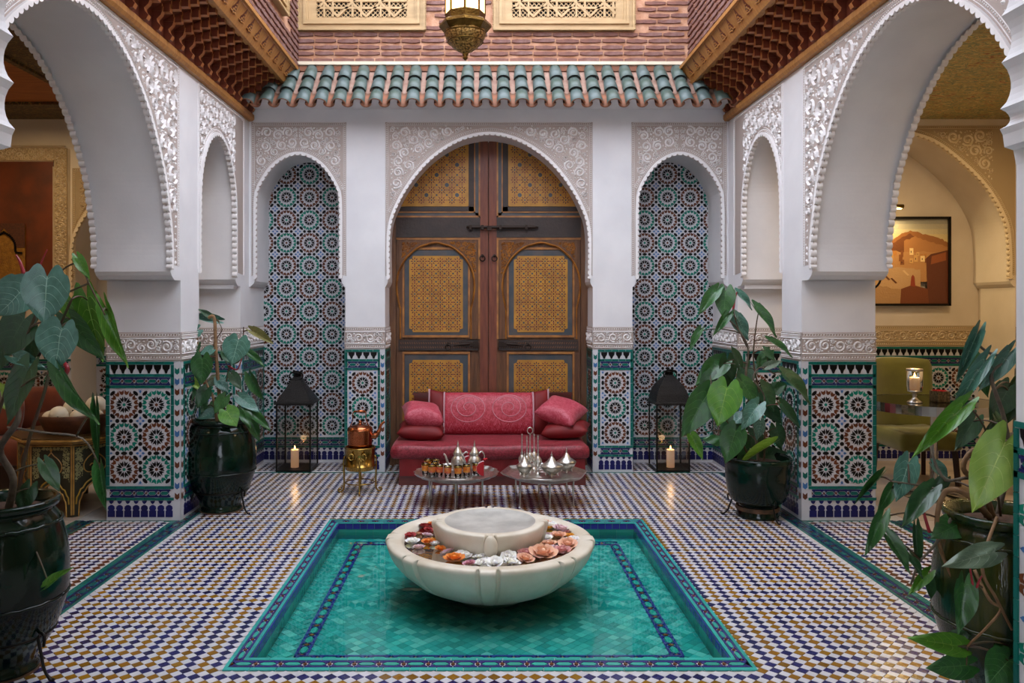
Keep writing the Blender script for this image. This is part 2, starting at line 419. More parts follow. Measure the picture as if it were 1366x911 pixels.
def scallop_rim(mb, fm, line, lam=.05, amp=.016, w_=.03, w0=0.0, h=.018, deep=.04, sub=5):
    """a lobed lip along the arch, standing proud and projecting into the opening; line runs left to right over the top"""
    ps = resample(line, lam); inner = []; outer = []
    for i in range(len(ps)-1):
        a, b = ps[i], ps[i+1]
        for k in range(sub):
            t = k/sub; x = a[0]+(b[0]-a[0])*t; y = a[1]+(b[1]-a[1])*t
            dx, dy = b[0]-a[0], b[1]-a[1]; d = sqrt(dx*dx+dy*dy) or 1
            nx, ny = dy/d, -dx/d            # towards the opening
            o = amp*((sin(pi*t))**.6-1)
            inner.append((x+nx*(o+.002), y+ny*(o+.002))); outer.append((x-nx*w_, y-ny*w_))
    I = [mb.av(fm(x, y, w0+h)) for x, y in inner]; O = [mb.av(fm(x, y, w0+h)) for x, y in outer]
    J = [mb.av(fm(x, y, w0+h-deep)) for x, y in inner]; Q = [mb.av(fm(x, y, w0)) for x, y in outer]
    for i in range(len(I)-1):
        mb.face((I[i], I[i+1], O[i+1], O[i])); mb.face((J[i], J[i+1], I[i+1], I[i])); mb.face((O[i], O[i+1], Q[i+1], Q[i]))
def below_arch(line):
    """returns test(x,z): is the point inside the opening (under the line)"""
    xs = [p[0] for p in line]; lo, hi = min(xs), max(xs); n = 80; top = [None]*(n+1)
    for k in range(n+1):
        x = lo+(hi-lo)*k/n; best = -1e9
        for a, b in zip(line, line[1:]):
            if min(a[0], b[0]) <= x <= max(a[0], b[0]) and abs(b[0]-a[0]) > 1e-9:
                best = max(best, a[1]+(b[1]-a[1])*(x-a[0])/(b[0]-a[0]))
        top[k] = best
    def f(x, z, m=0.0):
        if x < lo-m or x > hi+m: return False
        k = int(min(max((x-lo)/(hi-lo), 0), 1)*n); return z < max(top[max(k-1,0)], top[k], top[min(k+1,n)])+m
    return f
def lace_panel(mb, fm, u0, u1, z0, z1, line, seed, rmax=.055, mirror=None, lo=None, extra=0.05):
    """carved panel round an arch: rope borders, scrolls, lobed lip"""
    lo = z0 if lo is None else lo
    inn = below_arch(line)
    b = .032
    ropeband(mb, fm, [(u0+b/2, lo), (u0+b/2, z1-b/2), (u1-b/2, z1-b/2), (u1-b/2, lo)], .017, .018)
    # rope following the arch
    off = []
    for i in range(len(line)):
        a = line[max(i-1,0)]; c = line[min(i+1,len(line)-1)]; dx, dy = c[0]-a[0], c[1]-a[1]; d = sqrt(dx*dx+dy*dy) or 1
        off.append((line[i][0]-dy/d*extra, line[i][1]+dx/d*extra))
    off = [p for p in off if u0+b < p[0] < u1-b and p[1] < z1-b]
    if len(off) > 3: ropeband(mb, fm, off, .017, .018)
    def inside(x, z): return u0+b*1.2 < x < u1-b*1.2 and lo < z < z1-b*1.2 and not inn(x, z, extra+.018)
    scrolls(mb, fm, inside, (u0, lo, u1, z1), rmax, seed=seed, mirror=mirror)
    scallop_rim(mb, fm, line)
def frieze(mb, gb, fm, u0, u1, z0=1.135, z1=1.335, seed=1):
    """carved band above the tiles"""
    gb.prism([(u0, z0), (u1, z0), (u1, z1), (u0, z1)], fm, -.001, .002)
    ropeband(mb, fm, [(u0+.004, z0+.022), (u1-.004, z0+.022)], .018, .02, .01)
    ropeband(mb, fm, [(u0+.004, z1-.02), (u1-.004, z1-.02)], .018, .02, .01)
    ribbon(mb, fm, [(u0, z0+.048), (u1, z0+.048)], .012, .012); ribbon(mb, fm, [(u0, z1-.045), (u1, z1-.045)], .012, .012)
    scrolls(mb, fm, lambda x, z: u0+.004 < x < u1-.004 and z0+.054 < z < z1-.05, (u0, z0+.05, u1, z1-.05), .042, .012, seed=seed, dens=1.3)
# ================================================================== FLOOR
YP0 = 5.50
PX0, PX1, PY0, PY1 = -1.07, 1.15, 3.22, 5.53          # pool border, outer
BX0, BX1 = -2.055, 2.17                                 # side borders, inner edge
fm0 = map_floor(0)
fl = MB()
for a, b, c, d in ((-5.4, -1.6, 5.4, PY0+.1), (-5.4, PY1-.07, 5.4, 7.75), (-5.4, PY0+.1, PX0+.06, PY1-.07), (PX1-.06, PY0+.1, 5.4, PY1-.07)):
    fl.box((a, b, -.2), (c, d, 0))
floor = struct('floor', fl, M['grout'])
def incourt(x, y):
    if PX0-.01 < x < PX1+.01 and PY0-.01 < y < PY1+.01: return False
    if BX0+.006 < x < BX1-.006 and 2.62 < y < 7.09: return True
    if y > 7.16 and y < 7.585 and (XL+.02 < x < -1.26 or 1.41 < x < XR-.02 or -.84 < x < .99): return True
    if (-2.72 < x < BX0-.14 or BX1+.14 < x < 2.87) and 3.0 < y < YP0-.02: return True
    return False
FP = .0555
court = []
def floor_tiles():
    big = MB(); near = []
    i0, i1 = int(-2.8/FP), int(2.95/FP)
    for i in range(i0, i1+1):
        for j in range(int(2.6/FP), int(7.6/FP)+1):
            for wh in (0, 1):
                x = (i+.5*wh)*FP; y = (j+.5*wh)*FP; r = FP/2-.0016
                if not incourt(x, y): continue
                if abs(x-PX0) < r and PY0-.02 < y < PY1+.02: pass
                ci = (i+7) % 15-7; cj = (j+3) % 15-7
                mx = max(abs(ci), abs(cj)) if ((i+7)//15+(j+3)//15) % 2 == 0 else max(abs(ci), abs(cj))+1
                out = x < BX0 or x > BX1
                col = WHT if wh else ((RUST if out and random.random() < .75 else OCH) if mx % 2 else NAVY)
                col = jit(col, .06 if wh else .22)
                vis = wh == 0 and BX0 < x < BX1 and 3.1 < y < 4.3 and abs(x-.05) < .66*y
                if vis: near.append((y, x, col))
                else: big.tile([(x-r, y), (x, y-r), (x+r, y), (x, y+r)], fm0, .004+random.uniform(-.0006, .0006), col)
    near.sort()
    r = FP/2-.0016; meshes = {}
    for k, (y, x, col) in enumerate(near):
        if k < 290:
            key = (col[2] > col[0], random.randrange(4))
            if key not in meshes:
                t = MB(); t.tile([(-r, 0), (0, -r), (r, 0), (0, r)], fm0, .0045, col); meshes[key] = t.mesh('floor_tile', M['ftile'], True)
            o = link('floor_tile', meshes[key], floor, (x, y, random.uniform(-.0006, .0005)))
        else: big.tile([(x-r, y), (x, y-r), (x+r, y), (x, y+r)], fm0, .004, col)
    big.build('floor_mosaic', M['ftile'], floor, colors=True, kind='stuff')
floor_tiles()
bd = MB()
def sideborder(x0, x1, y0, y1, flip):
    W = x1-x0
    a, b = (x0, x0+W*.30) if flip else (x1-W*.30, x1)
    brickline(bd, fm0, a, y0, b, y1, TEAL, .11)
    c, d = (x0+W*.33, x0+W*.85) if flip else (x0+W*.15, x1-W*.33)
    chain(bd, fm0, c, y0, d, y1, .105)
    e, f = (x0+W*.88, x1) if flip else (x0, x0+W*.12)
    brickline(bd, fm0, e, y0, f, y1, TEAL, .11)
sideborder(BX0-.125, BX0, 2.6, 7.12, True)
sideborder(BX1, BX1+.125, 2.6, 7.12, False)
sideborder(-2.86, -2.73, 2.6, YP0, True); sideborder(2.88, 3.01, 2.6, YP0, False)
brickline(bd, fm0, BX0, 7.095, BX1, 7.125, TEAL, .11)
brickline(bd, fm0, -2.73, YP0-.02, BX0-.125, YP0-.002, TEAL); brickline(bd, fm0, BX1+.125, YP0-.02, 2.88, YP0-.002, TEAL)
bd.build('border_mosaic', M['ftile'], floor, colors=True, kind='stuff')
gs = MB(); rnd = random.Random(4)
for sx in (-1, 1):
    a0 = -2.87 if sx < 0 else 3.02
    for i in range(4):
        for j in range(9):
            x0 = a0+sx*i*.56; y0 = 2.7+j*.56
            xa, xb = sorted((x0, x0+sx*.553))
            if xb > 5.3 or xa < -5.3: continue
            s = MB(); s.box((-.2765, -.2765, 0), (.2765, .2765, .004))
            if i == j == 0 and sx < 0: slab = s.mesh('stone_slab', M['marblefloor'])
            link('stone_slab', slab, floor, ((xa+xb)/2, y0+.28, 0))
# ================================================================== POOL
pl = MB()
pb = MB()          # border tiles on the rim
W_ = .077
for (a, b, c, d, hz) in ((PX0, PY0, PX1, PY0+.117, 1), (PX0, PY1-.08, PX1, PY1, 1), (PX0, PY0, PX0+W_-.002, PY1, 0), (PX1-W_+.002, PY0, PX1, PY1, 0)):
    pl.box((a, b, -.02), (c, d, .001))
def ring(o0, o1, fn):
    """rectangular ring between offsets o0,o1 (fractions of the rim) with mitred-ish joints"""
    oy0, oy1 = o0*1.5, o1*1.5
    fn(PX0+o0, PY0+oy0, PX1-o0, PY0+oy1); fn(PX0+o0, PY1-oy1*.85, PX1-o0, PY1-oy0*.85)
    fn(PX0+o0, PY0+oy1, PX0+o1, PY1-oy1*.85); fn(PX1-o1, PY0+oy1, PX1-o0, PY1-oy1*.85)
ring(0, .016, lambda a, b, c, d: brickline(pb, fm0, a, b, c, d, lin('#2f9a92'), .11))
ring(.019, .058, lambda a, b, c, d: chain(pb, fm0, a, b, c, d, .105, rail=lin('#2c2a6e'), oval=lin('#2f9a8c')))
ring(.061, .076, lambda a, b, c, d: brickline(pb, fm0, a, b, c, d, lin('#2f9a92'), .11))
QX0, QX1, QY0, QY1 = PX0+W_, PX1-W_, PY0+.117, PY1-.085
pool = struct('pool', pl, M['grout'])
pb.build('rim_mosaic', M['ftile'], pool, colors=True, kind='stuff')
bs = MB()
D = -.108
bs.poly([(QX0, QY0, D), (QX1, QY0, D), (QX1, QY1, D), (QX0, QY1, D)], lin('#3a8f86'))
for (p, q) in (((QX0, QY0), (QX1, QY0)), ((QX1, QY0), (QX1, QY1)), ((QX1, QY1), (QX0, QY1)), ((QX0, QY1), (QX0, QY0))):
    bs.poly([(p[0], p[1], D), (q[0], q[1], D), (q[0], q[1], 0), (p[0], p[1], 0)], lin('#4f9486'))
# navy lining tiles on the inner faces
def lining(fm, u0, u1):
    brickline(bs, fm, u0, -.040, u1, -.002, lin('#2e2a86'), .05, h=.005)
    brickline(bs, fm, u0, -.106, u1, -.043, lin('#2c8577'), .12, h=.003)
lining(lambda u, v, w: (QX0+w, u, v), QY0, QY1); lining(lambda u, v, w: (QX1-w, u, v), QY0, QY1)
lining(lambda u, v, w: (u, QY1-w, v), QX0, QX1); lining(lambda u, v, w: (u, QY0+w, v), QX0, QX1)
s = .062; fD = map_floor(D); AQ = [lin(x) for x in ('#2a9c94', '#36aaa0', '#238e86', '#4ab4a8', '#2aa096', '#66bcb0', '#1c948c')]
ch0, ch1 = .125, .165
cx0, cx1, cy0, cy1 = QX0+.13, QX1-.13, QY0+.20, QY1-.085; cw = .066
def inring(x, y, m=0): return cx0-m < x < cx1+m and cy0-m < y < cy1+m
for i in range(int((QX1-QX0)/s)+1):
    for j in range(int((QY1-QY0)/s)+1):
        for wh in (0, 1):
            x = QX0+(i+.5*wh)*s; y = QY0+(j+.5*wh)*s; r = s/2-.001
            if not (QX0+r*.6 < x < QX1-r*.6 and QY0+r*.6 < y < QY1-r*.6): continue
            if inring(x, y, .01) and not (cx0+cw+.01 < x < cx1-cw-.01 and cy0+cw+.01 < y < cy1-cw-.01): continue
            bs.tile([(x-r, y), (x, y-r), (x+r, y), (x, y+r)], fD, .003, jit(random.choice(AQ), .1))
for (a, b, c, d) in ((cx0, cy0, cx1, cy0+cw), (cx0, cy1-cw, cx1, cy1), (cx0, cy0+cw, cx0+cw, cy1-cw), (cx1-cw, cy0+cw, cx1, cy1-cw)):
    chain(bs, fD, a, b, c, d, .115, rail=lin('#2a2a80'), oval=lin('#2aa08e'), dia=lin('#9a5a2a'))
bs.build('basin_mosaic', M['ftile'], pool, colors=True, kind='stuff')
wt = MB(); WZ = -.062
wt.poly([(QX0+.006, QY0+.006, WZ), (QX1-.006, QY0+.006, WZ), (QX1-.006, QY1-.006, WZ), (QX0+.006, QY1-.006, WZ)])
M['water'] = glassmat('pool_water', (.78, .95, .93), 1.33, .015, bump=.05, bscale=3)
wt.build('pool_water', M['water'], kind='stuff', label='still clear turquoise water filling the mosaic pool', cat='water')
# ================================================================== ARCADES AND WALLS
A_BIG = [(1.10, 1.77), (1.10, 1.95), (1.05, 2.17), (.965, 2.42), (.73, 2.76), (.46, 2.98), (.2, 3.085), (0, 3.11)]
A_DOOR = [(.905, 1.77), (.908, 2.05), (.900, 2.218), (.866, 2.363), (.775, 2.552), (.657, 2.724), (.521, 2.869), (.359, 2.985), (.19, 3.06), (0, 3.09)]
A_NICHE = [(.376, 1.77), (.376, 2.1), (.374, 2.45), (.352, 2.60), (.24, 2.78), (.12, 2.875), (0, 2.908)]
A_SMALL = [(.42, 1.77), (.42, 2.1), (.41, 2.40), (.36, 2.60), (.24, 2.78), (.12, 2.865), (0, 2.89)]
def arch_slab(mb, fm, u0, u1, zb, zt, arches, th):
    """wall above zb with arches cut out; arches = (centre, table, lower-left u, lower-right u)"""
    poly = [(u0, zb)]; lines = []
    for c, tab, la, lb in arches:
        wid = [(x+(.02 if x > 0 else 0), z+(.02 if k_ > 1 else 0)) for k_, (x, z) in enumerate(tab)]
        line = arch_line(wid, c, .035); a, b = line[0], line[-1]; lines.append(arch_line(tab, c, .02))
        if la > u0+1e-6: poly.append((la, zb))
        def cor(p, e): return [(e+(p[0]-e)*.25, zb+.006), (e+(p[0]-e)*.75, zb+.03), (p[0], zb+.055)]
        poly += cor(a, la)
        poly += [p for p in line if p[1] > zb+.056]
        poly += cor(b, lb)[::-1]
        if lb < u1-1e-6: poly.append((lb, zb))
    if abs(poly[-1][0]-u1) > 1e-6: poly.append((u1, zb))
    poly += [(u1, zt), (u0, zt)]
    mb.prism(poly, fm, -th, 0); return lines
ZB = 1.70
# ---- back wall
wb = MB(); fB = map_back(YB)
XP = [(-1.239, -.875), (1.029, 1.393)]
arB = [(-1.671, A_NICHE, XL+.001, XP[0][0]), (XC, A_DOOR, XP[0][1]-.0, XP[1][0]), (1.825, A_NICHE, XP[1][1], XR-.001)]
linesB = arch_slab(wb, fB, XL, XR, ZB, 3.58, arB, YN-YB)
for a, b in XP: wb.box((a, YB, 0), (b, YN, ZB))
wb.box((XL-.6, YN, -.1), (-.95, YN+.15, 3.7)); wb.box((1.10, YN, -.1), (XR+.6, YN+.15, 3.7)); wb.box((-.96, YN, 3.1), (1.11, YN+.15, 3.7))
wall_back = struct('wall_back', wb, M['plaster'])
PAN = [(-2.100, -1.228), (XP[0][1]+.002, XP[1][0]-.002), (1.382, XR-.012)]
lp = MB(); lg = MB()
fBr = map_back(YB)
def groundplate(mb, fm, u0, u1, z1, line, zlo):
    pts = [(u0, z1), (u0, zlo)] + [p for p in resample(line, .04) if p[1] > zlo and u0+.001 < p[0] < u1-.001] + [(u1, zlo), (u1, z1)]
    mb.prism(pts, fm, 0, .0015, sides=False, back=False)
for k, ((u0, u1), (c, tab, _, _)) in enumerate(zip(PAN, arB)):
    lace_panel(lp, fBr, u0, u1, ZB+.02, ZT, linesB[k], 5+k, rmax=.05, mirror=c, lo=1.80, extra=.052)
    groundplate(lg, fBr, u0, u1, ZT, linesB[k], 1.80)
lp.build('carved_plaster', M['relief'], wall_back, kind='stuff')
lg.build('shade_toned_ground', M['ground'], wall_back)
# tiles: pillars, niche backs and niche sides
tb = MB(); pf = MB(); pg = MB()
for a, b in XP:
    dado(tb, lambda u, v, w, : (u, YB-.004-w, v), a, b, corner='r' if a < 0 else 'l')
    frieze(pf, pg, lambda u, v, w: (u, YB-.004-w, v), a, b, 1.135, 1.335, 21 if a < 0 else 22)
def niche_tiles(u0, u1, c, par):
    f = lambda u, v, w: (u, YN-.004-w, v)
    base_plate(tb, f, u0, 0, u1, 3.0)
    plinth(tb, f, u0, .03, u1, .145); brickline(tb, f, u0, .148, u1, .167, TEAL); chain(tb, f, u0, .171, u1, .225, .09); brickline(tb, f, u0, .228, u1, .248, TEAL)
    def t(u, v): return abs(u-c) < .5 and not (v > 2.2 and (abs(u-c) > .55))
    rosettes(tb, f, u0, .252, u1, 2.98, .2226, test=lambda u, v: True, par=par, centre=c)
niche_tiles(XL+.001, -1.10, -1.671, 0); niche_tiles(1.25, XR-.001, 1.825, 1)
# niche inner side faces (pillar side)
dado(tb, lambda u, v, w: (XP[0][0]-.004-w, u, v), YB, YN); dado(tb, lambda u, v, w: (XP[1][1]+.004+w, u, v), YB, YN)
dado(tb, lambda u, v, w: (XP[0][1]+.004+w, u, v), YB, YN-.12); dado(tb, lambda u, v, w: (XP[1][0]-.004-w, u, v), YB, YN-.12)
for X, s in ((XP[0][0], -1), (XP[1][1], 1), (XP[0][1], 1), (XP[1][0], -1)):
    frieze(pf, pg, lambda u, v, w, X=X, s=s: (X+s*(.004+w), u, v), YB, YN-.12, seed=30)
tb.build('tile_mosaic', M['tile'], wall_back, colors=True, kind='stuff')
pf.build('frieze', M['relief'], wall_back, kind='stuff'); pg.build('shade_toned_frieze_ground', M['ground'], wall_back)
# ---- side walls
def side_wall(name, X, sg):
    """sg +1: the court lies towards +x of the face (left wall)"""
    f = (lambda u, v, w: (X+sg*w, u, v)); fo = (lambda u, v, w: (X-sg*(TH+w), u, v))
    m = MB()
    arcs = [(4.20, A_BIG, 2.98, YP0-.0), (6.29, A_SMALL, YP1, YQ)]
    arcs = [(4.20, A_BIG, 3.02, 5.40), (6.29, A_SMALL, YP1, 6.80)]
    L = arch_slab(m, f, 2.6, YN, ZB, ZTOP, arcs, TH)
    xa, xb = sorted((X, X-sg*TH))
    for a, b in ((2.6, 2.98), (YP0, YP1), (YQ, YN)): m.box((xa, a, 0), (xb, b, ZB))
    wl = struct(name, m, M['plaster'])
    r = MB(); g = MB()
    lace_panel(r, f, 2.75, 5.47, ZB, ZT-.005, L[0], 41 if sg > 0 else 42, rmax=.075, mirror=4.20, lo=1.80, extra=.055)
    lace_panel(r, f, 5.83, 6.97, ZB, ZT-.005, L[1], 43 if sg > 0 else 44, rmax=.055, mirror=6.29, lo=1.80, extra=.05)
    groundplate(g, f, 2.75, 5.47, ZT-.005, L[0], 1.8); groundplate(g, f, 5.875, 6.97, ZT-.005, L[1], 1.8)
    scallop_rim(r, fo, L[0]); scallop_rim(r, fo, L[1])
    # ledges across the jambs where the arches spring
    m2 = MB()
    for (y0, y1, z) in ((YP0-.105, YP0+.02, 1.775), (YQ-.09, YQ+.02, 1.75)):
        m2.box((xa+.03, y0, z-.075), (xb-.03, y1, z))
    m2.build('ledge', M['plaster'], wl)
    r.build('carved_plaster', M['relief'], wl, kind='stuff'); g.build('shade_toned_ground', M['ground'], wl)
    t = MB(); pf = MB(); pg = MB()
    # pillar: camera-facing face, court face, far face; far pier face and court face
    fl_ = [(lambda u, v, w: (u, YP0-.004-w, v), xa, xb, 'r' if sg > 0 else 'l'), (lambda u, v, w: (X+sg*(.004+w), u, v), YP0-.004, YP1, 'l'),
           (lambda u, v, w: (u, YQ-.004-w, v), xa, xb, 'r' if sg > 0 else 'l'), (lambda u, v, w: (X+sg*(.004+w), u, v), YQ-.004, YB, 'l'),
           (lambda u, v, w: (X-sg*(TH+.004+w), u, v), YP0, YP1, None),
           (lambda u, v, w: (X+sg*(.004+w), u, v), YB, YN, None)]
    for k, (ff, a, b, c) in enumerate(fl_):
        dado(t, ff, a, b, corner=c, par=k); frieze(pf, pg, ff, a, b, seed=50+k+(10 if sg < 0 else 0))
    t.build('tile_mosaic', M['tile'], wl, colors=True, kind='stuff')
    pf.build('frieze', M['relief'], wl, kind='stuff'); pg.build('shade_toned_frieze_ground', M['ground'], wl)
    return wl
wall_left = side_wall('wall_left', XL, 1)
wall_right = side_wall('wall_right', XR, -1)
# ---- near arch (behind which the camera stands)
A_NEAR = [(1.645, 2.10), (1.645, 2.55), (1.56, 2.85), (1.25, 3.25), (.7, 3.5), (0, 3.6)]
wn = MB(); fN = lambda u, v, w: (u, 2.6+w, v)
base = arch_line(A_NEAR, .09, .155)
# polylobed outline: cusps on the line, lobes cut outwards
lob = []
for a, b in zip(base, base[1:]):
    dx, dy = b[0]-a[0], b[1]-a[1]; d = sqrt(dx*dx+dy*dy)
    for k in range(7):
        t = k/7; o = .034*sin(pi*t)**.7
        lob.append((a[0]+dx*t-dy/d*o, a[1]+dy*t+dx/d*o))
lob.append(base[-1])
poly = [(-5.3, 1.98), (-1.64, 1.98), (-1.61, 2.03), (-1.57, 2.04), (-1.565, 2.08)] + lob + [(1.745, 2.08), (1.75, 2.04), (1.78, 2.03), (1.79, 1.98), (5.3, 1.98), (5.3, ZTOP+.45), (-5.3, ZTOP+.45)]
wn.prism(poly, fN, -.35, 0)
for a, b in ((-2.64, -1.64), (1.79, 2.79)): wn.box((a, 2.25, 0), (b, 2.6, 1.98))
wall_front = struct('wall_front', wn, M['plaster'])
t = MB()
dado(t, lambda u, v, w: (-1.636+w, u, v), 2.25, 2.6); dado(t, lambda u, v, w: (1.786-w, u, v), 2.25, 2.6)
dado(t, lambda u, v, w: (u, 2.604+w, v), -2.10, -1.64); dado(t, lambda u, v, w: (u, 2.604+w, v), 1.79, 2.25)
t.build('tile_mosaic', M['tile'], wall_front, colors=True, kind='stuff')
# ---- room behind the camera, gallery shells and ceilings
g = MB()
g.box((-5.4, -1.75, 0), (-.75, -1.6, 3.4)); g.box((.75, -1.75, 0), (5.4, -1.6, 3.4)); g.box((-.75, -1.75, 2.3), (.75, -1.6, 3.4)); struct('wall_rear', g, M['cream'])  # doorway opening added out of view to let sky light onto fountain and leaves
g = MB(); g.box((-5.4, -1.6, 0), (-5.25, 8.2, 3.4)); struct('wall_outer_left', g, M['cream'])
g = MB(); g.box((5.05, -1.6, 0), (5.2, 8.2, 3.4)); struct('wall_outer_right', g, M['cream'])
M['paintceil'] = mat('painted_ceiling', '#2a1c12', .55)
def painted(m, cols, sc_):
    nt = m.node_tree; b = nt.nodes['Principled BSDF']; tc = nt.nodes.new('ShaderNodeTexCoord'); mp = nt.nodes.new('ShaderNodeMapping'); mp.inputs['Scale'].default_value = sc_
    n = nt.nodes.new('ShaderNodeTexNoise'); n.inputs['Scale'].default_value = 6; n.inputs['Detail'].default_value = 6; n.inputs['Distortion'].default_value = 2.5
    r = nt.nodes.new('ShaderNodeValToRGB'); e = r.color_ramp.elements; e[0].position = .33; e[0].color = (*lin(cols[0]), 1); e[1].position = .68; e[1].color = (*lin(cols[-1]), 1)
    for k, c in enumerate(cols[1:-1]): q = e.new(.33+.35*(k+1)/(len(cols)-1)); q.color = (*lin(c), 1)
    nt.links.new(tc.outputs['Object'], mp.inputs[0]); nt.links.new(mp.outputs[0], n.inputs['Vector']); nt.links.new(n.outputs['Fac'], r.inputs[0]); nt.links.new(r.outputs[0], b.inputs['Base Color'])
painted(M['paintceil'], ['#20140c', '#5d3a1c', '#23301f', '#8a6a35', '#3a1a10'], (2, 4, 1))
M['ceilR'] = mat('painted_ceiling_gold', '#6a5a2a', .55); painted(M['ceilR'], ['#7a4020', '#b39a50', '#56664a', '#c4aa68', '#8a4a26'], (1.2, 2.6, 1))
M['orange'] = mat('orange_painted_wood', '#a8602a', .5, c2='#8f4d1f', nscale=5, stretch=(1, 6, 1))
g = MB(); g.box((-5.3, 2.25, ZTOP), (XL-.3, 7.75, 3.4)); g.box((-5.3, -1.65, ZTOP), (5.2, 2.25, 3.4)); g.box((XR+.3, 2.25, ZTOP), (5.2, 7.75, 3.4))
ceil = struct('ceiling', g, M['cream'])
g = MB(); g.box((-5.25, 6.56, ZTOP-.012), (-2.64, YB, ZTOP)); g.box((-3.27, 2.6, ZTOP-.012), (-2.64, 6.56, ZTOP)); g.build('painted_panel', M['paintceil'], ceil)
g = MB(); g.box((-5.25, 2.6, ZTOP-.006), (-3.27, 6.56, ZTOP)); g.build('painted_panel', M['orange'], ceil)
g = MB(); g.box((-3.30, 2.6, ZTOP-.03), (-3.255, 6.6, ZTOP)); g.box((-5.25, 6.55, ZTOP-.03), (-3.27, 6.575, ZTOP)); g.build('ceiling_bead', M['paintceil'], ceil)
g = MB(); g.box((2.79, 2.6, ZTOP-.012), (5.05, YB, ZTOP)); g.build('painted_panel', M['ceilR'], ceil)
# ---- right gallery end wall
A_END = [(1.06, 1.77), (1.06, 2.02), (1.017, 2.317), (.81, 2.657), (.454, 2.973), (.2, 3.085), (0, 3.11)]
m = MB(); LE = arch_slab(m, fB, XR+TH-.05, 5.06, ZB, ZTOP, [(3.77, A_END, 2.75, 4.90)], .53)
m.box((4.90, YB, 0), (5.06, YN+.06, ZB)); m.box((XR+TH-.05, YN+.06, 0), (5.06, YN+.2, ZTOP+.1))
we = struct('wall_gallery_right', m, M['cream'])
r = MB(); gg = MB(); lace_panel(r, fBr, 2.80, 4.93, ZB, 3.18, LE[0], 61, rmax=.06, mirror=3.77, lo=1.80); groundplate(gg, fBr, 2.72, 4.93, 3.18, LE[0], 1.8)
r.build('carved_plaster', M['creamrel'], we, kind='stuff'); gg.build('shade_toned_ground', M['creamgr'], we)
t = MB(); pf = MB(); pg = MB()
fE = lambda u, v, w: (u, YN+.056-w, v)
dado(t, fE, 2.74, 4.90, frame=False); frieze(pf, pg, fE, 2.74, 4.9, seed=66)
dado(t, lambda u, v, w: (u, YB-.004-w, v), 4.90, 5.05); frieze(pf, pg, lambda u, v, w: (u, YB-.004-w, v), 4.90, 5.05, seed=67)
dado(t, lambda u, v, w: (5.046-w, u, v), 5.2, YB, frame=False); frieze(pf, pg, lambda u, v, w: (5.046-w, u, v), 5.2, YB, seed=68)
t.build('tile_mosaic', M['tile'], we, colors=True, kind='stuff'); pf.build('frieze', M['creamrel'], we, kind='stuff'); pg.build('shade_toned_frieze_ground', M['creamgr'], we)
# ---- left gallery end wall
A_LE = [(.54, 1.5), (.54, 2.0), (.50, 2.2), (.36, 2.42), (.17, 2.53), (0, 2.56)]
m = MB(); LL = arch_slab(m, fB, -5.3, XL-TH+.05, 1.4, ZTOP, [(-3.19, A_LE, -3.75, -2.63)], .5)
m.box((-5.3, YB, 0), (-3.75, YN, 1.4)); m.box((-3.8, YN, 0), (-2.5, YN+.15, ZTOP))
wgl = struct('wall_gallery_left', m, M['cream'])
r = MB(); gg = MB(); lace_panel(r, fBr, -3.74, -2.66, 1.42, 2.79, LL[0], 71, rmax=.06, mirror=-3.19, lo=1.5, extra=.04); groundplate(gg, fBr, -3.74, -2.66, 2.79, LL[0], 1.5)
def frameband(u0, u1, z0, z1, seed, tw):
    gg.prism([(u0, z0), (u1, z0), (u1, z1), (u0, z1)], fBr, 0, .012)
    ff = lambda u, v, w: (u, YB-w-.012, v)
    scrolls(r, ff, lambda x, z: u0 < x < u1 and z0 < z < z1, (u0, z0, u1, z1), .032, .01, h=.01, seed=seed, dens=1.2)
frameband(-3.90, -3.785, 1.36, 2.97, 72, 0); frameband(-5.2, -3.90, 2.86, 2.97, 73, 0); frameband(-5.2, -3.90, 1.72, 1.80, 74, 0)
for a, b in (((-3.77, 1.36), (-3.77, 2.985)), ((-3.905, 1.8), (-3.905, 2.855)), ((-5.2, 2.985), (-3.77, 2.985)), ((-5.2, 2.855), (-3.905, 2.855))):
    ribbon(r, fBr, resample([a, b], .2), .024, .03)
r.build('carved_plaster', M['creamrel'], wgl, kind='stuff'); gg.build('shade_toned_ground', M['creamgr'], wgl)
M['rustpanel'] = mat('rust_painted_panel', '#6e3110', .45, c2='#54280f', nscale=6)
g = MB(); g.box((-5.2, YB-.008, 1.80), (-3.91, YB, 2.85)); g.build('wall_panel', M['rustpanel'], wgl)
t = MB(); pf = MB(); pg = MB()
dado(t, lambda u, v, w: (u, YB-.004-w, v), -5.2, -3.75, frame=False); dado(t, lambda u, v, w: (u, YN-.004-w, v), -3.75, -2.64, frame=False)
t.build('tile_mosaic', M['tile'], wgl, colors=True, kind='stuff')
frieze(pf, pg, lambda u, v, w: (u, YB-.004-w, v), -5.2, -3.75, seed=75)
pf.build('frieze', M['creamrel'], wgl, kind='stuff'); pg.build('shade_toned_frieze_ground', M['creamgr'], wgl)
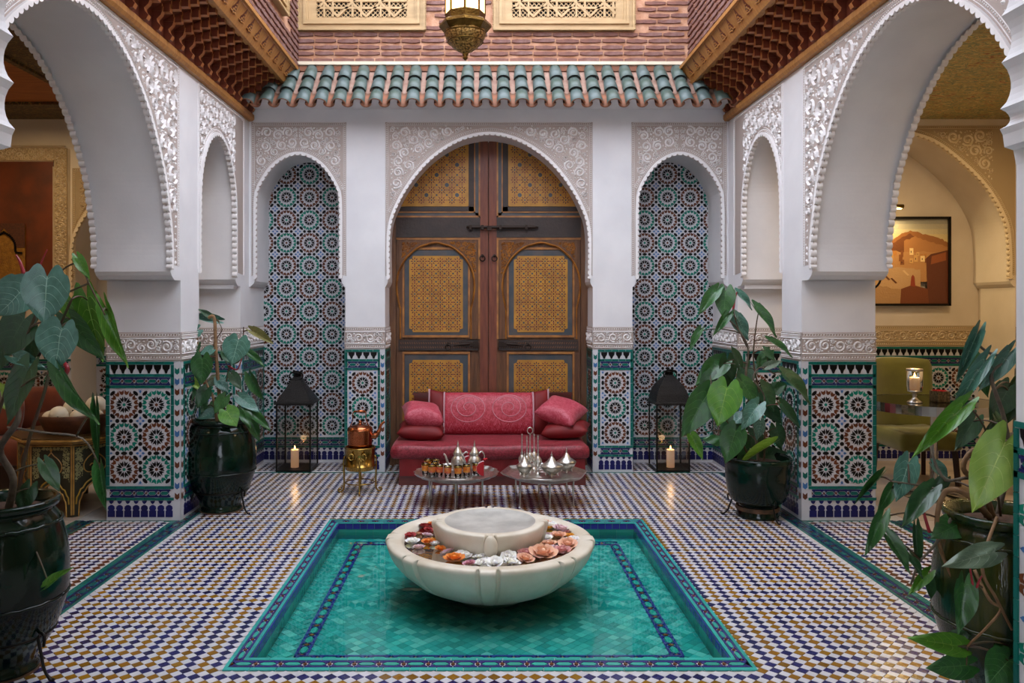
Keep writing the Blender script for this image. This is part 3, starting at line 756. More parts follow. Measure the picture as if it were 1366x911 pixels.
# ================================================================== UPPER STOREY
M['mortar'] = mat('brick_mortar', '#c89c80', .9, c2='#ae7c5c', nscale=14, bump=.4, bscale=60)
M['brick'] = mat('old_brick', '#6e463c', .85, c2='#80605a', nscale=16, bump=.5, bscale=80)
M['brick2'] = mat('old_brick_pale', '#82594c', .85, c2='#745048', nscale=16, bump=.5, bscale=80)
YU = 7.20; UXL, UXR = -1.69, 1.93; ZU = 3.76
m = MB(); m.box((UXL-.4, YU, ZU-.06), (UXR+.4, YU+.3, 5.5)); upb = struct('wall_upper_back', m, M['mortar'])
m = MB(); m.box((UXL-.4, 2.6, 3.68), (UXL, YU+.3, 5.3)); upl = struct('wall_upper_left', m, M['mortar'])
m = MB(); m.box((UXR, 2.6, 3.68), (UXR+.4, YU+.3, 5.3)); upr = struct('wall_upper_right', m, M['mortar'])
m = MB(); m.box((UXL-.4, 2.1, 3.4), (UXR+.4, 2.6, 4.1)); struct('wall_upper_front', m, M['mortar'])  # unseen; top kept low so sky light reaches the back wall
m = MB(); m.box((UXL-.5, 2.25, 3.39), (XL-.3, 7.75, 3.7)); m.box((XR+.3, 2.25, 3.39), (UXR+.5, 7.75, 3.7))
bw = MB(); bw.box((UXL, YU-.02, 3.70), (UXR, YU, 3.765)); bw.box((UXL, YU-.05, 3.745), (UXR, YU, 3.775)); bw.build('ledge', M['cream'], upb)
WIN = [(-1.74, -.52, 4.065), (.118, 1.42, 4.065)]
def brickmesh(L, mt):
    b = MB(); rr = random.Random(int(L*1000)+len(mt)); h = .0175; d = .016; n = 4
    cols = []
    for k in range(n+1):
        x = -L/2+L*k/n; e = rr.uniform(-.0025, .0025); e2 = rr.uniform(-.0025, .0025); dd = d+rr.uniform(-.003, .003)
        if k in (0, n): e -= .004; e2 -= .004
        cols.append([b.av((x, 0, -h-e)), b.av((x, -dd, -h-e+.002)), b.av((x, -dd, h+e2-.002)), b.av((x, 0, h+e2))])
    for A, B in zip(cols, cols[1:]):
        for k in range(3): b.face((A[k], B[k], B[k+1], A[k+1]))
    b.face(cols[0]); b.face(cols[-1][::-1])
    return b.mesh('brick', M[mt])
BR = [brickmesh(L, mt) for L in (.19, .21, .17) for mt in ('brick', 'brick2')]
BL = [.19, .19, .21, .21, .17, .17]
rr = random.Random(8)
for row in range(12):
    z = 3.80+row*.0585; x = UXL-.1+rr.uniform(0, .1)
    while x < UXR:
        k = rr.randrange(6); L = BL[k]; c = x+L/2
        if not any(a-.06 < c < b+.06 and z > zb-.015 for a, b, zb in WIN) and UXL+.01 < c < UXR-.01:
            o = link('brick', BR[k], upb, (c, YU-.002, z+rr.uniform(-.003, .003)))
        x += L+.014
for wall, X, rz in ((upl, UXL, pi/2), (upr, UXR, -pi/2)):
    cnt = 0
    for row in range(12):
        z = 3.74+row*.0585; y = 5.2+rr.uniform(0, .15)
        while y < YU-.02:
            k = rr.randrange(6); L = BL[k]; c = y+L/2
            if not (X < 0 and 5.25 < c < 6.85 and z > 3.93) and z < 1.5+440*c/F and cnt < 290:
                o = link('brick', BR[k], wall, (X, c, z)); o.rotation_euler = (0, 0, rz); cnt += 1
            y += L+.014
# ---- mashrabiya windows
M['palewood'] = mat('pale_carved_wood', '#b5966a', .55, c2='#a5875c', nscale=5, stretch=(1, 1, 6), bump=.1)
M['dark'] = mat('painted_void_shade', '#0c0806', .9)  # near-black sheet painted to stand in for the unlit space behind the lattice
def lattice_window(name, x0, x1, z0, z1, loc, rz, wall, fw=.175, fh=.125):
    """window built in local x-z, facing -y"""
    W = x1-x0; H = z1-z0
    fr = MB()
    for a, b, d in ((0, .022, .055), (.022, .055, .035), (.055, .080, .055), (.080, .10, .04), (.10, fh, .024)):
        for (ax, az, bx, bz) in ((a, a, W-a, b), (a, H-b, W-a, H-a), (a, b, b, H-b), (W-b, b, W-a, H-b)):
            fr.box((ax, -d, az), (bx, .02, bz))
    fr.box((fh, -.022, fh), (fw, .02, H-fh)); fr.box((W-fw, -.022, fh), (W-fh, .02, H-fh))
    root = fr.build(name, M['palewood'], None, loc=loc, kind='structure'); root.rotation_euler = (0, 0, rz)
    bk = MB(); bk.box((fw-.01, -.003, fh-.01), (W-fw+.01, .0, H-fh+.01)); bk.build('window_backing', M['dark'], root)
    la = MB(); s = .042; x0, x1, z0, z1 = fw, W-fw, fh, H-fh
    def clipbar(c, sg, wd, y, dpt):
        # line z = sg*x + c
        pts = []
        for x in (x0, x1):
            z = sg*x+c
            if z0-1e-6 <= z <= z1+1e-6: pts.append((x, z))
        for z in (z0, z1):
            x = (z-c)/sg
            if x0+1e-6 < x < x1-1e-6: pts.append((x, z))
        if len(pts) >= 2 and math.dist(pts[0], pts[1]) > .015: la.obox((pts[0][0], y, pts[0][1]), (pts[1][0], y, pts[1][1]), wd, dpt, up=(0, 1, 0))
    k = -60
    while k < 90:
        clipbar(k*s, 1, .0075, -.012, .008); clipbar(k*s, -1, .0075, -.014, .008); k += 1
    la.build('lattice', M['palewood'], root, kind='stuff')
    st = MB(); P_ = .26; la = st
    k = -12
    while k < 20:
        clipbar(k*P_+.02, 1, .020, -.022, .016); clipbar(k*P_-.02, -1, .020, -.024, .016); k += 1
    n = int((z1-z0)/P_)+1
    for k in range(n+1):
        for dz in (.085, .15):
            z = z0+k*P_+dz
            if z < z1: la.box((x0, -.03, z-.01), (x1, -.014, z+.01))
    n = int((x1-x0)/P_)+1
    for k in range(n+1):
        for dx in (.07, .15):
            x = x0+k*P_+dx
            if x < x1: la.box((x-.009, -.031, z0), (x+.009, -.013, z1))
    la.build('lattice_strap', M['palewood'], root)
    bd_ = MB()
    for k in range(int(W/.016)): bd_.box((k*.016, -.062, -.006), (k*.016+.009, -.045, .005))
    for k in range(int(H/.016)):
        bd_.box((-.006, -.062, k*.016), (.005, -.045, k*.016+.009)); bd_.box((W-.005, -.062, k*.016), (W+.006, -.045, k*.016+.009))
    bd_.build('bead_moulding', M['palewood'], root, kind='stuff')
lattice_window('window_1', -1.70, -.52, 4.065, 5.3, (-1.685, YU, 4.065), 0, upb)
lattice_window('window_2', .118, 1.42, 4.065, 5.3, (.118, YU, 4.065), 0, upb)
lattice_window('window_3', 0, 1.3, 0, 1.2, (UXL, 5.35, 4.0), pi/2, upl)
# ================================================================== WOODEN CORNICES
M['cwood'] = mat('carved_cedar', '#b07a3e', .5, c2='#9c6832', nscale=6, stretch=(1, 8, 1), bump=.1)
M['cred'] = mat('red_brown_painted_wood', '#6a2c12', .5, c2='#54200e', nscale=8)
M['cedge'] = mat('ochre_painted_edge', '#b07038', .5, c2='#96592c', nscale=9)
def cornice(name, X, sg):
    m = MB(); f = lambda x, y, z: (X+sg*x, y, z)
    def slab(pts, y0, y1, mi=0):
        m.mi = mi; n = len(pts); A = [m.av(f(x, y0, z)) for x, z in pts]; B = [m.av(f(x, y1, z)) for x, z in pts]
        for i in range(n): m.face((A[i], A[(i+1)%n], B[(i+1)%n], B[i]))
        m.face(A); m.face(B)
    # lower beam, sloping soffit behind the brackets, fascia
    slab([(-.02, 3.215), (.035, 3.215), (.05, 3.235), (.05, 3.27), (-.02, 3.27)], 2.6, 7.12)
    root = m.build(name, M['cwood'], None, kind='structure')
    m = MB()
    m2 = m
    def slab2(mm, pts, y0, y1):
        n = len(pts); A = [mm.av(f(x, y0, z)) for x, z in pts]; B = [mm.av(f(x, y1, z)) for x, z in pts]
        for i in range(n): mm.face((A[i], A[(i+1)%n], B[(i+1)%n], B[i]))
        mm.face(A); mm.face(B)
    slab2(m, [(-.02, 3.27), (.03, 3.27), (.03, 3.40), (.30, 3.58), (.30, 3.69), (-.02, 3.69)], 2.6, 7.19); m.build('soffit', M['cred'], root)
    m = MB(); slab2(m, [(.30, 3.545), (.345, 3.545), (.435, 3.70), (.40, 3.71), (.30, 3.69)], 2.6, 7.16)
    m.build('fascia', M['cwood'], root)
    m = MB(); slab2(m, [(.335, 3.53), (.36, 3.53), (.375, 3.555), (.345, 3.56)], 2.6, 7.16); slab2(m, [(.415, 3.685), (.45, 3.685), (.452, 3.715), (.41, 3.72)], 2.6, 7.16); m.build('moulding', M['cwood'], root)
    # bracket: S-curved board below, then corbels stepping outwards in zigzag
    b = MB(); prof = [(.03, 3.27), (.075, 3.275), (.088, 3.30), (.066, 3.325), (.062, 3.345), (.088, 3.37), (.098, 3.40), (.10, 3.425), (.03, 3.425)]
    def brk(pts, y0, y1, red=0):
        n = len(pts); A = [b.av((sg*x, y0, z)) for x, z in pts]; B = [b.av((sg*x, y1, z)) for x, z in pts]
        for i in range(n):
            b.mi = 1 if i in range(1, n-2) else 0; b.face((A[i], A[(i+1)%n], B[(i+1)%n], B[i]))
        b.mi = 0; b.face(A); b.face(B)
    brk(prof, -.02, .02)
    tiers = [(.12, 3.395, .0), (.165, 3.425, .035), (.21, 3.455, .07), (.255, 3.485, .105), (.30, 3.515, .14)]
    for x, z, dy in tiers:
        for (xa, xb, off) in ((x-.07, x-.025, dy), (x-.025, x+.02, dy+.018)):
            y0 = off-.022; y1 = off+.022
            pts = [(xa-.05, z), (xb, z), (xb, z+.05), (xa-.05, z+.05)]
            n = 4; A = [b.av((sg*p, y0, q)) for p, q in pts]; B = [b.av((sg*p, y1, q)) for p, q in pts]
            b.mi = 1; b.face((A[0], A[1], B[1], B[0])); b.face((A[1], A[2], B[2], B[1])); b.mi = 0; b.face(A); b.face(B)
    me = b.mesh('bracket', [M['cred'], M['cedge']])
    y = 3.3
    while y < 7.02:
        link('bracket', me, root, (X, y, 0)); y += .185
    # carved motif: pointed recess with beads
    k = MB(); dx, dz = .09/.18, .155/.18
    def q(u, v, w): return (sg*(.345+v*dx+w*dz), u, 3.545+v*dz-w*dx)
    k.mi = 1; k.prism([(-.03, .05), (.03, .05), (.032, .09), (.018, .105), (.010, .135), (0, .165), (-.010, .135), (-.018, .105), (-.032, .09)], q, -.002, .0015)
    k.mi = 0
    for u, v, rd in ((-.02, .06, .008), (0, .055, .009), (.02, .06, .008), (-.012, .075, .008), (.012, .075, .008), (0, .092, .009), (0, .115, .006), (-.038, .06, .006), (.038, .06, .006)):
        c = q(u, v, .004); k.sphere(c, rd, 6, 4)
    me = k.mesh('carved_motif', [M['cwood'], M['cred']])
    y = 4.0
    while y < 7.1:
        o = link('carved_motif', me, root, (X, y, 0)); o.scale = (1, 1.3, 1); y += .185
    return root
cornice('trim_1', XL, 1); cornice('trim_2', XR, -1)
# ================================================================== TILED ROOF OVER THE DOOR WALL
M['groof'] = mat('green_glazed_roof_tile', '#47584e', .42, c2='#525f5e', nscale=7, bump=.15, bscale=30)
M['groof2'] = mat('grey_green_roof_tile', '#5a6664', .42, c2='#435248', nscale=7, bump=.15, bscale=30)
M['terra'] = mat('terracotta', '#8c563c', .8, c2='#73503c', nscale=20)
M['bed'] = mat('pink_mortar', '#a48474', .9, c2='#957060', nscale=20, bump=.3)
RT = Vector((0, 7.19, 3.715)); RB = Vector((0, 6.79, 3.285)); sl = (RB-RT); SL = sl.length; sd = sl.normalized(); sn = Vector((0, sd.z, -sd.y)); sn = sn if sn.z > 0 else -sn
roof = thing('tiled_roof', 'green glazed clay tile roof sloping over the carved doorway wall', 'roof', (0, 0, 0))
m = MB()
A = RT-sn*.012; B = RB-sn*.012+sd*-.10
m.poly([(XL+.2, A.y, A.z), (XR-.2, A.y, A.z), (XR-.02, B.y, B.z), (XL+.02, B.y, B.z)])
m.mi = 2; m.poly([(XL+.02, B.y, B.z), (XR-.02, B.y, B.z), (XR-.02, 7.13, B.z-.02), (XL+.02, 7.13, B.z-.02)])
m.mi = 1
m.box((XL+.3, 7.165, 3.69), (XR-.3, 7.2, 3.735))
m.build('roof_bed', [M['bed'], M['terra'], M['plaster']], roof)
M['lip'] = mat('dark_glaze_lip', '#141a16', .5)
def rtile(mt, r0, r1, L, up=1):
    """half-round shell: r0 at the top end, r1 at the lower lip; local y runs down the slope, z off it"""
    t = MB(); n = 9; th = .012; rings = []
    for (y, r) in ((0, r0), (L*.5, (r0+r1)/2), (L, r1)):
        o = []; i_ = []
        for k in range(n):
            a = pi*k/(n-1)
            o.append(t.av((r*cos(a), y, up*r*.85*sin(a)))); i_.append(t.av(((r-th)*cos(a), y, up*(r-th)*.85*sin(a))))
        rings.append((o, i_))
    t.sm = True
    for (A, a), (B, b) in zip(rings, rings[1:]):
        for k in range(n-1):
            t.mi = 0; t.face((A[k], A[k+1], B[k+1], B[k])); t.mi = 1; t.face((a[k], b[k], b[k+1], a[k+1]))
    t.sm = False
    o, i_ = rings[-1]; t.mi = 2
    for k in range(n-1): t.face((o[k], o[k+1], i_[k+1], i_[k]))
    o, i_ = rings[0]; t.mi = 0
    for k in range(n-1): t.face((o[k], i_[k], i_[k+1], o[k+1]))
    return t.mesh('roof_tile', [M[mt], M['terra'], M['lip' if up > 0 else 'terra']])
RTm = [rtile('groof', .052, .063, .235), rtile('groof2', .052, .063, .235)]
M['lip2'] = M['terra']
pan = rtile('terra', .046, .050, .20, -1)
RTe = [rtile('groof', .052, .064, .235), rtile('groof2', .052, .064, .235)]
for e_ in RTe: e_.materials[2] = M['terra']
tilt = atan2(-sd.z, -sd.y)   # slope angle
rr = random.Random(3)
basis = Matrix((( -1, 0, 0), (0, sd.y, sn.y), (0, sd.z, sn.z))).to_4x4()
nc = 26
for c in range(-1, nc+1):
    x = -1.395+(c-3)*.16
    for k in range(3):
        base_ = RT + sd*(k*SL/3-.012)
        xx = x
        lim = (.36, .22, .08)[k]
        if xx < XL+lim-.03 or xx > XR-lim+.03: continue
        o = link('roof_tile', rr.choice(RTe if k == 2 else RTm), roof); m4 = basis.copy(); m4.translation = Vector((xx, base_.y, base_.z)) + sn*(.004+(2-k)*-.002); m4 = m4 @ Matrix.Rotation(rr.uniform(-.02, .02), 4, 'Z') @ Matrix.Rotation(.075, 4, 'X'); o.matrix_basis = m4
    xx = x+.08
    if XL+.05 < xx < XR-.05:
        o = link('eave_tile', pan, roof); m4 = basis.copy(); b_ = RB-sd*.17; m4.translation = Vector((xx, b_.y, b_.z))+sn*.030; o.matrix_basis = m4
# ================================================================== THE PAINTED DOUBLE DOOR
M['dwood'] = mat('aged_brown_door_wood', '#6a4426', .5, c2='#52321c', nscale=7, stretch=(6, 1, .7), bump=.35, bscale=50)
M['dred'] = mat('red_brown_door_wood', '#743a22', .45, c2='#5f2c1a', nscale=6, stretch=(6, 1, .7), bump=.25)
M['ddark'] = mat('dark_carved_rail', '#33221a', .55, c2='#261912', nscale=8, bump=.3)
M['dline'] = mat('orange_painted_moulding', '#a86c28', .45, c2='#7a4a1c', nscale=10)
M['dblue'] = mat('slate_painted_band', '#333a40', .5, c2='#4a4340', nscale=9)
M['dochre'] = mat('ochre_painted_panel', '#b57e1c', .45, c2='#9c6a16', nscale=8)
M['dpaint'] = mat('painted_motif', '#ffffff', .5, attr=True)
M['iron'] = mat('black_wrought_iron', '#17130f', .45, metal=.7)
M['rustiron'] = mat('brown_iron', '#2a1d15', .5, metal=.6, bump=.3)
YD = 7.50; K = YD/F; UC = 651.5
def dz(py): return CH-(py-VY)*K
doorx = (UC-VX)*K
frame = MB()
frame.box((-.95, YD+.02, 0), (1.10, YD+.09, 3.14)); 
for s in (-1, 1):
    a, b = sorted((doorx+s*123*K, doorx+s*137*K)); frame.box((a, YD-.03, 0), (b, YD+.03, 3.14))
    a, b = sorted((doorx+s*137*K, doorx+s*141*K)); frame.box((a, YD-.045, 0), (b, YD+.03, 3.14))
door = struct('door_1', frame, M['dwood'])
def motif_panel(name, u0, u1, z0, z1, parent, fm, seed, big=False):
    """painted geometry: rosettes on a 16 px lattice with small marks between"""
    r = random.Random(seed); m = MB(); p = (u1-u0)/max(1, round((u1-u0)/(.088 if not big else .10))); nu = round((u1-u0)/p); nv = max(1, round((z1-z0)/p)); q = (z1-z0)/nv
    dr = lin('#4e1d14'); bl = lin('#3a4048'); pk = lin('#8f5030')
    def T(pts, c, h=.0012): m.tile(pts, fm, h, jit(c, .2))
    for i in range(nu*2+1):
        for j in range(nv*2+1):
            x = u0+i*p/2; y = z0+j*q/2
            if not (u0+.012 < x < u1-.012 and z0+.012 < y < z1-.012): continue
            if i % 2 and j % 2:
                T(rot(ell(.0085, .0085, 8), 0, x, y), bl if (i//2+j//2) % 2 else dr)
                for k in range(8):
                    a = pi/4*k
                    pts = [(.016, 0), (.022, -.0055), (.036, -.004), (.038, 0), (.036, .004), (.022, .0055)]
                    T(rot(pts, a, x, y), dr if (i//2+j//2) % 2 else lin('#6b2a17'))
            elif i % 2 == 0 and j % 2 == 0:
                bg2 = big and (i//2+2*(j//2)) % 3 == 0
                T(rot(ell(.0095 if not bg2 else .02, .0095 if not bg2 else .02, 8), 0, x, y), bl)
                for k in range(4): T(rot([(.018 if not bg2 else .028, 0), (.025 if not bg2 else .034, -.005), (.033 if not bg2 else .04, 0), (.025 if not bg2 else .034, .005)], pi/4+pi/2*k, x, y), pk)
            else:
                a = 0 if i % 2 else pi/2
                T(rot([(-.013, 0), (-.004, -.005), (.004, -.005), (.013, 0), (.004, .005), (-.004, .005)], a, x, y), pk)
    m.build(name, M['dpaint'], parent, colors=True, kind='stuff')
def leaf(s):
    fm = lambda u, z, w: (doorx+s*u, YD-w, z)
    def R(mb, a, b, y0, y1, w0, w1):   # a,b = px from the split; y = px
        x0, x1 = sorted((doorx+s*a*K, doorx+s*b*K)); z1, z0 = dz(y0), dz(y1); mb.box((x0, YD-w1, z0), (x1, YD-w0, z1))
    root = MB()
    R(root, 0.6, 124, 160, 620, -.03, 0)
    root = root.build('door_leaf', M['dwood'], door)
    m = MB(); R(m, .6, 11, 170, 620, 0, .022); m.build('stile', M['dred'], root)
    m = MB(); R(m, 11, 13, 316, 620, 0, .014); R(m, 114, 122, 316, 620, 0, .012); m.build('side_stile', M['dwood'], root)
    # upper panel
    m = MB()
    R(m, 11, 125, 288, 290.5, 0, .02); R(m, 11, 13, 160, 290.5, 0, .02); R(m, 17.5, 19, 160, 284, 0, .016); R(m, 17.5, 125, 282.5, 284, 0, .016)
    R(m, 11, 123, 317, 320, 0, .022); R(m, 11, 13.5, 317, 452, 0, .02); R(m, 24.5, 27, 333, 448, 0, .014); R(m, 112, 114.5, 333, 448, 0, .014)
    R(m, 24.5, 114.5, 447, 450, 0, .02); R(m, 24.5, 114.5, 330, 333, 0, .010); R(m, 24.5, 114.5, 469, 472, 0, .02); R(m, 24.5, 27, 470, 610, 0, .014); R(m, 112, 114.5, 470, 610, 0, .014)
    m.build('moulding', M['dline'], root)
    m = MB(); R(m, 13, 17.5, 160, 288, 0, .008); R(m, 13, 125, 284, 288, 0, .008); R(m, 27.5, 111.5, 334, 447, 0, .006); R(m, 27.5, 111.5, 473, 606, 0, .006); m.build('painted_band', M['dblue'], root)
    m = MB(); R(m, 19, 26, 160, 282, 0, .012); R(m, 19, 125, 276, 282, 0, .012); m.build('inner_frame', M['ddark'], root)
    m = MB(); R(m, 11, 123, 290.5, 317, 0, .03); R(m, 13.5, 119.5, 453.5, 467, 0, .028); m.build('rail', M['ddark'], root)
    c = MB()
    for k in range(34):
        u = (15+k*3.05)*K
        for z in (dz(457.5), dz(463)): c.tile([(u, z-.012), (u+.012, z), (u+.010, z+.012), (u-.003, z)], fm, .031, (1,1,1))
    c.build('carved_band', M['dwood'], root, kind='stuff')
    def ochre(name, a, b, y0, y1, cut, w1):
        z1, z0 = dz(y0), dz(y1); a *= K; b *= K; e = cut*K; m = MB()
        pts = [(a+e, z0), (b-e, z0)] + [(b-e*cos(t)*0-e+e*(1-cos(t)), z0+e*sin(t)) for t in (.5, 1.0)]*0 + [(b-e*.75, z0+e*.75), (b, z0+e), (b, z1-e), (b-e*.75, z1-e*.75), (b-e, z1), (a+e, z1), (a+e*.75, z1-e*.75), (a, z1-e), (a, z0+e), (a+e*.75, z0+e*.75)]
        m.prism(pts, fm, 0, w1); m.build('painted_panel', M['dochre'], root)
        return a, b, z0, z1
    for (a, b, y0, y1, cut, sd_, bg_) in ((26.5, 125, 165, 275.5, 1, 1, True), (34, 105.5, 341.5, 443, 5, 2, False), (34, 105.5, 480, 600, 5, 3, False)):
        A, B, z0, z1 = ochre('p', a, b, y0, y1, cut, .012)
        f2 = lambda u, z, w: (doorx+s*u, YD-.0125-w, z)
        motif_panel('painted_pattern', A+.012, B-.012, z0+.012, z1-.012, root, f2, sd_, bg_)
    # horseshoe arch with plaited moulding over the middle panel
    cx = 70.2
    arc = [(534.3, 411.7), (531.5, 399.6), (529.6, 384.6), (530.5, 371), (533.3, 360), (541.7, 345), (556.6, 331.5), (569, 326.5), (581.3, 324)]
    L = [((UC-x)*K, dz(y)) for x, y in arc]; cxx = cx*K; Rr = [(2*cxx-u, z) for u, z in reversed(L[:-1])]
    line = catmull(L+Rr, 6)
    sp = MB(); top = dz(320.5); lo = dz(452)
    outer = [(118.5*K, dz(452)), (118.5*K, top), (14*K, top), (14*K, dz(452))]
    pts = [(cxx+44*K, lo), (118.5*K, lo), (118.5*K, top), (14*K, top), (14*K, lo), (cxx-44*K, lo)] + line[::-1]
    sp.prism(pts, fm, .0, .026)
    sp.build('arched_surround', M['dwood'], root)
    rb = MB(); f3 = lambda u, z, w: (doorx+s*u, YD-.026-w, z)
    ribbon(rb, f3, line, .018, .010); ribbon(rb, f3, [(line[0][0], line[0][1]), (line[0][0]+(-0.02 if line[0][0] < cxx else .02)*0, lo)], .014, .008); ribbon(rb, f3, [line[-1], (line[-1][0], lo)], .014, .008)
    ps = resample(line, .016)
    for a, b in zip(ps, ps[1:]):
        an = atan2(b[1]-a[1], b[0]-a[0]); teardrop(rb, f3, a[0], a[1], an+.8, .016, .008, .013)
    rb.build('plaited_moulding', M['dline'], root)
    sc_ = MB(); inn = below_arch(line)
    scrolls(sc_, f3, lambda x, z: 16*K < x < 116*K and dz(390) < z < dz(323) and not inn(x, z, .022), (14*K, dz(390), 118*K, top), .026, .008, h=.006, seed=9+s)
    sc_.build('carved_spandrel', M['dline'], root, kind='stuff')
    # ring knocker
    def ringat(px, py, r, parent, w=.04, nm='ring_knocker'):
        m = MB(); u = (UC-px)*K if s < 0 else (px-UC)*K; z = dz(py); c = fm(u, z, w)
        m.tube([(c[0]+r*sin(2*pi*k/16), c[1]-.004*abs(sin(pi*k/16)), c[2]-r+r*cos(2*pi*k/16)) for k in range(17)], .0055, 6); m.sphere((c[0], c[1]+.01, c[2]), .016, 8, 6)
        m.build(nm, M['rustiron'], parent)
    ringat(UC+s*8.0, 341.5, .026, root)
    ringat(UC+s*52.5 if s > 0 else UC-52.5-1, 459, .028, root, .045)
    m = MB(); z = dz(459); a, b = fm(46*K, z, .04), fm(14*K, z, .04)
    m.obox(fm(38*K, z, .045), fm(13*K, z, .045), .016, .035, up=(0,0,1)); m.tube([fm(46*K, z-.01, .05), fm(36*K, z, .055), fm(24*K, z+.006, .055)], [.008, .012, .01], 8); m.obox(fm(17*K, z-.03, .04), fm(17*K, z+.03, .04), .05, .02, up=(0,1,0))
    m.build('bolt', M['rustiron'], root)
leaf(-1); leaf(1)
m = MB(); z = dz(304); m.tube([(doorx-29*K, YD-.055, z), (doorx-26*K, YD-.06, z), (doorx+62*K, YD-.06, z), (doorx+66*K, YD-.055, z)], [.008, .016, .014, .007], 10)
for u in (-24, -8, 16, 50): m.box((doorx+u*K-.012, YD-.08, z-.022), (doorx+u*K+.012, YD-.02, z+.02))
m.box((doorx-2*K, YD-.09, z-.03), (doorx+4*K, YD-.06, z+.012))
m.build('long_bolt', M['rustiron'], door)
# ================================================================== FOUNTAIN
M['marble'] = mat('worn_cream_marble', '#dcd4c4', .38, c2='#c6baa4', nscale=4.5, bump=.12, bscale=25)
M['marble2'] = mat('grey_veined_marble', '#b9b6ae', .4, c2='#9c9992', nscale=9, stretch=(1, 1, 1), bump=.12)
FX, FY = .053, 4.375
fnt = thing('fountain', 'round ribbed marble fountain bowl standing in the middle of the turquoise pool', 'fountain', (FX, FY, 0))
def cat1(pts, n=4): return catmull(pts, n)
outer = cat1([(.16, -.10), (.24, -.075), (.33, -.04), (.428, .012), (.508, .078), (.555, .14), (.577, .195)], 4)+[(.578, .207), (.572, .217)]
inner = [(.56, .222), (.505, .219), (.49, .212), (.478, .18), (.455, .15), (.36, .125), (0.001, .12)]
def ribf(r, z, a):
    if z > .219 or r < .20: return r
    d = (a+pi/2+.03) % (pi/4); d = min(d, pi/4-d); t = min(1, max(0, (r-.2)/.2))
    hw = .088
    if d < hw-.014: return r+.008*t*(1 if r > .5 else .8)
    if d < hw+.014: return r-.020*t
    return r
b = MB(); b.sm = True; N = 640; b.lathe(outer, n=N, rf=lambda r, z, a: ribf(r, z, a), cap=False); b.lathe([outer[-1]]+inner, n=N, rf=lambda r, z, a: ribf(r, z, a) if r > .57 else r, cap=False)
b.build('bowl', [M['marble']], fnt, fix=True)
def ctrf(r, z, a):
    d = (a+pi/2) % (pi/2); d = min(d, pi/2-d)
    if r < .15: return r
    if r < .25: return r+.03*max(0, 1-d/.12)
    k = r
    if d < .045: return k+.028
    if d < .085: return k-.022
    if d < .35: return k+.012*(1-d/.35)
    return k
b = MB(); b.sm = True
b.lathe([(.25, .12), (.262, .17), (.285, .235), (.298, .285), (.30, .303), (.292, .312)], n=240, rf=ctrf, cap=False)
b.lathe([(.292, .312), (.255, .313)], n=240, rf=lambda r, z, a: ctrf(r, z, a) if r > .28 else r, cap=False)
b.mi = 1; b.lathe([(.255, .313), (.245, .308), (.225, .298), (.12, .288), (.03, .286), (.0005, .286)], n=240, rf=lambda r, z, a: r, cap=False)
b.build('centre_basin', [M['marble'], M['marble2']], fnt, fix=True)
b = MB(); b.sm = True; b.sphere((0, -.318, .255), .038, 16, 12, (1, .75, 1.6)); b.build('spout', M['marble'], fnt)
b = MB(); b.lathe([(.15, -.106), (.20, -.106), (.20, -.085), (.16, -.08)], n=40, cap=False); b.build('foot', M['marble'], fnt)
m = MB(); m.lathe([(.0005, 0), (.479, 0)], n=64, cap=False); wf = m.build('fountain_water', glassmat('bowl_water', (.93, .93, .9), 1.33, .02, bump=.08, bscale=12), loc=(FX, FY, .196), kind='stuff', label='clear water lying in the marble bowl under the floating roses', cat='water')
# ------------------------------------------------------------------ floating roses
def rose(col, name, seed, layers=4):
    rr = random.Random(seed); m = MB(); m.sm = True
    c0 = lin(col); pm = M.setdefault('rose_'+name, mat(name+'_rose_petals', col, .55, trans=.3, sheen=.2))
    for L in range(layers):
        n = 7-L; R = 1-.22*L; op = .35+.28*L      # opening angle from flat
        for k in range(n):
            a = 2*pi*k/n+L*.5+rr.uniform(-.15, .15); g = []
            wv = rr.uniform(-.1, .1)
            for i in range(4):
                t = i/3; row = []
                for j in range(5):
                    s_ = (j-2)/2; wd = .52*R*(sin(pi*min(1, .18+.62*t))**.8)
                    rad = R*(.12+.75*t*cos(op*t)); z = R*(.9*t*sin(op*t+.1)) + .10*R*abs(s_)*t - (.12*R*t*t if t > .9 else 0) + wv*.1*s_
                    x = rad; y = s_*wd
                    row.append(m.av((x*cos(a)-y*sin(a), x*sin(a)+y*cos(a), z+.06*L)))
                g.append(row)
            for A, B in zip(g, g[1:]):
                for j in range(4): m.face((A[j], A[j+1], B[j+1], B[j]))
    m.sphere((0, 0, .32), .17, 8, 6, (1, 1, 1.1))
    return m.mesh('rose', pm)
RC = {'white': '#f2f0ea', 'pale pink': '#dcbcc0', 'pink': '#c98a96', 'peach': '#e2ae8e', 'dusky pink': '#cc8c88', 'orange': '#dd8018', 'yellow': '#e0a020', 'red': '#a01018', 'dark red': '#5e0a10'}
RM = {k: rose(v, k.replace(' ', '_'), i) for i, (k, v) in enumerate(RC.items())}
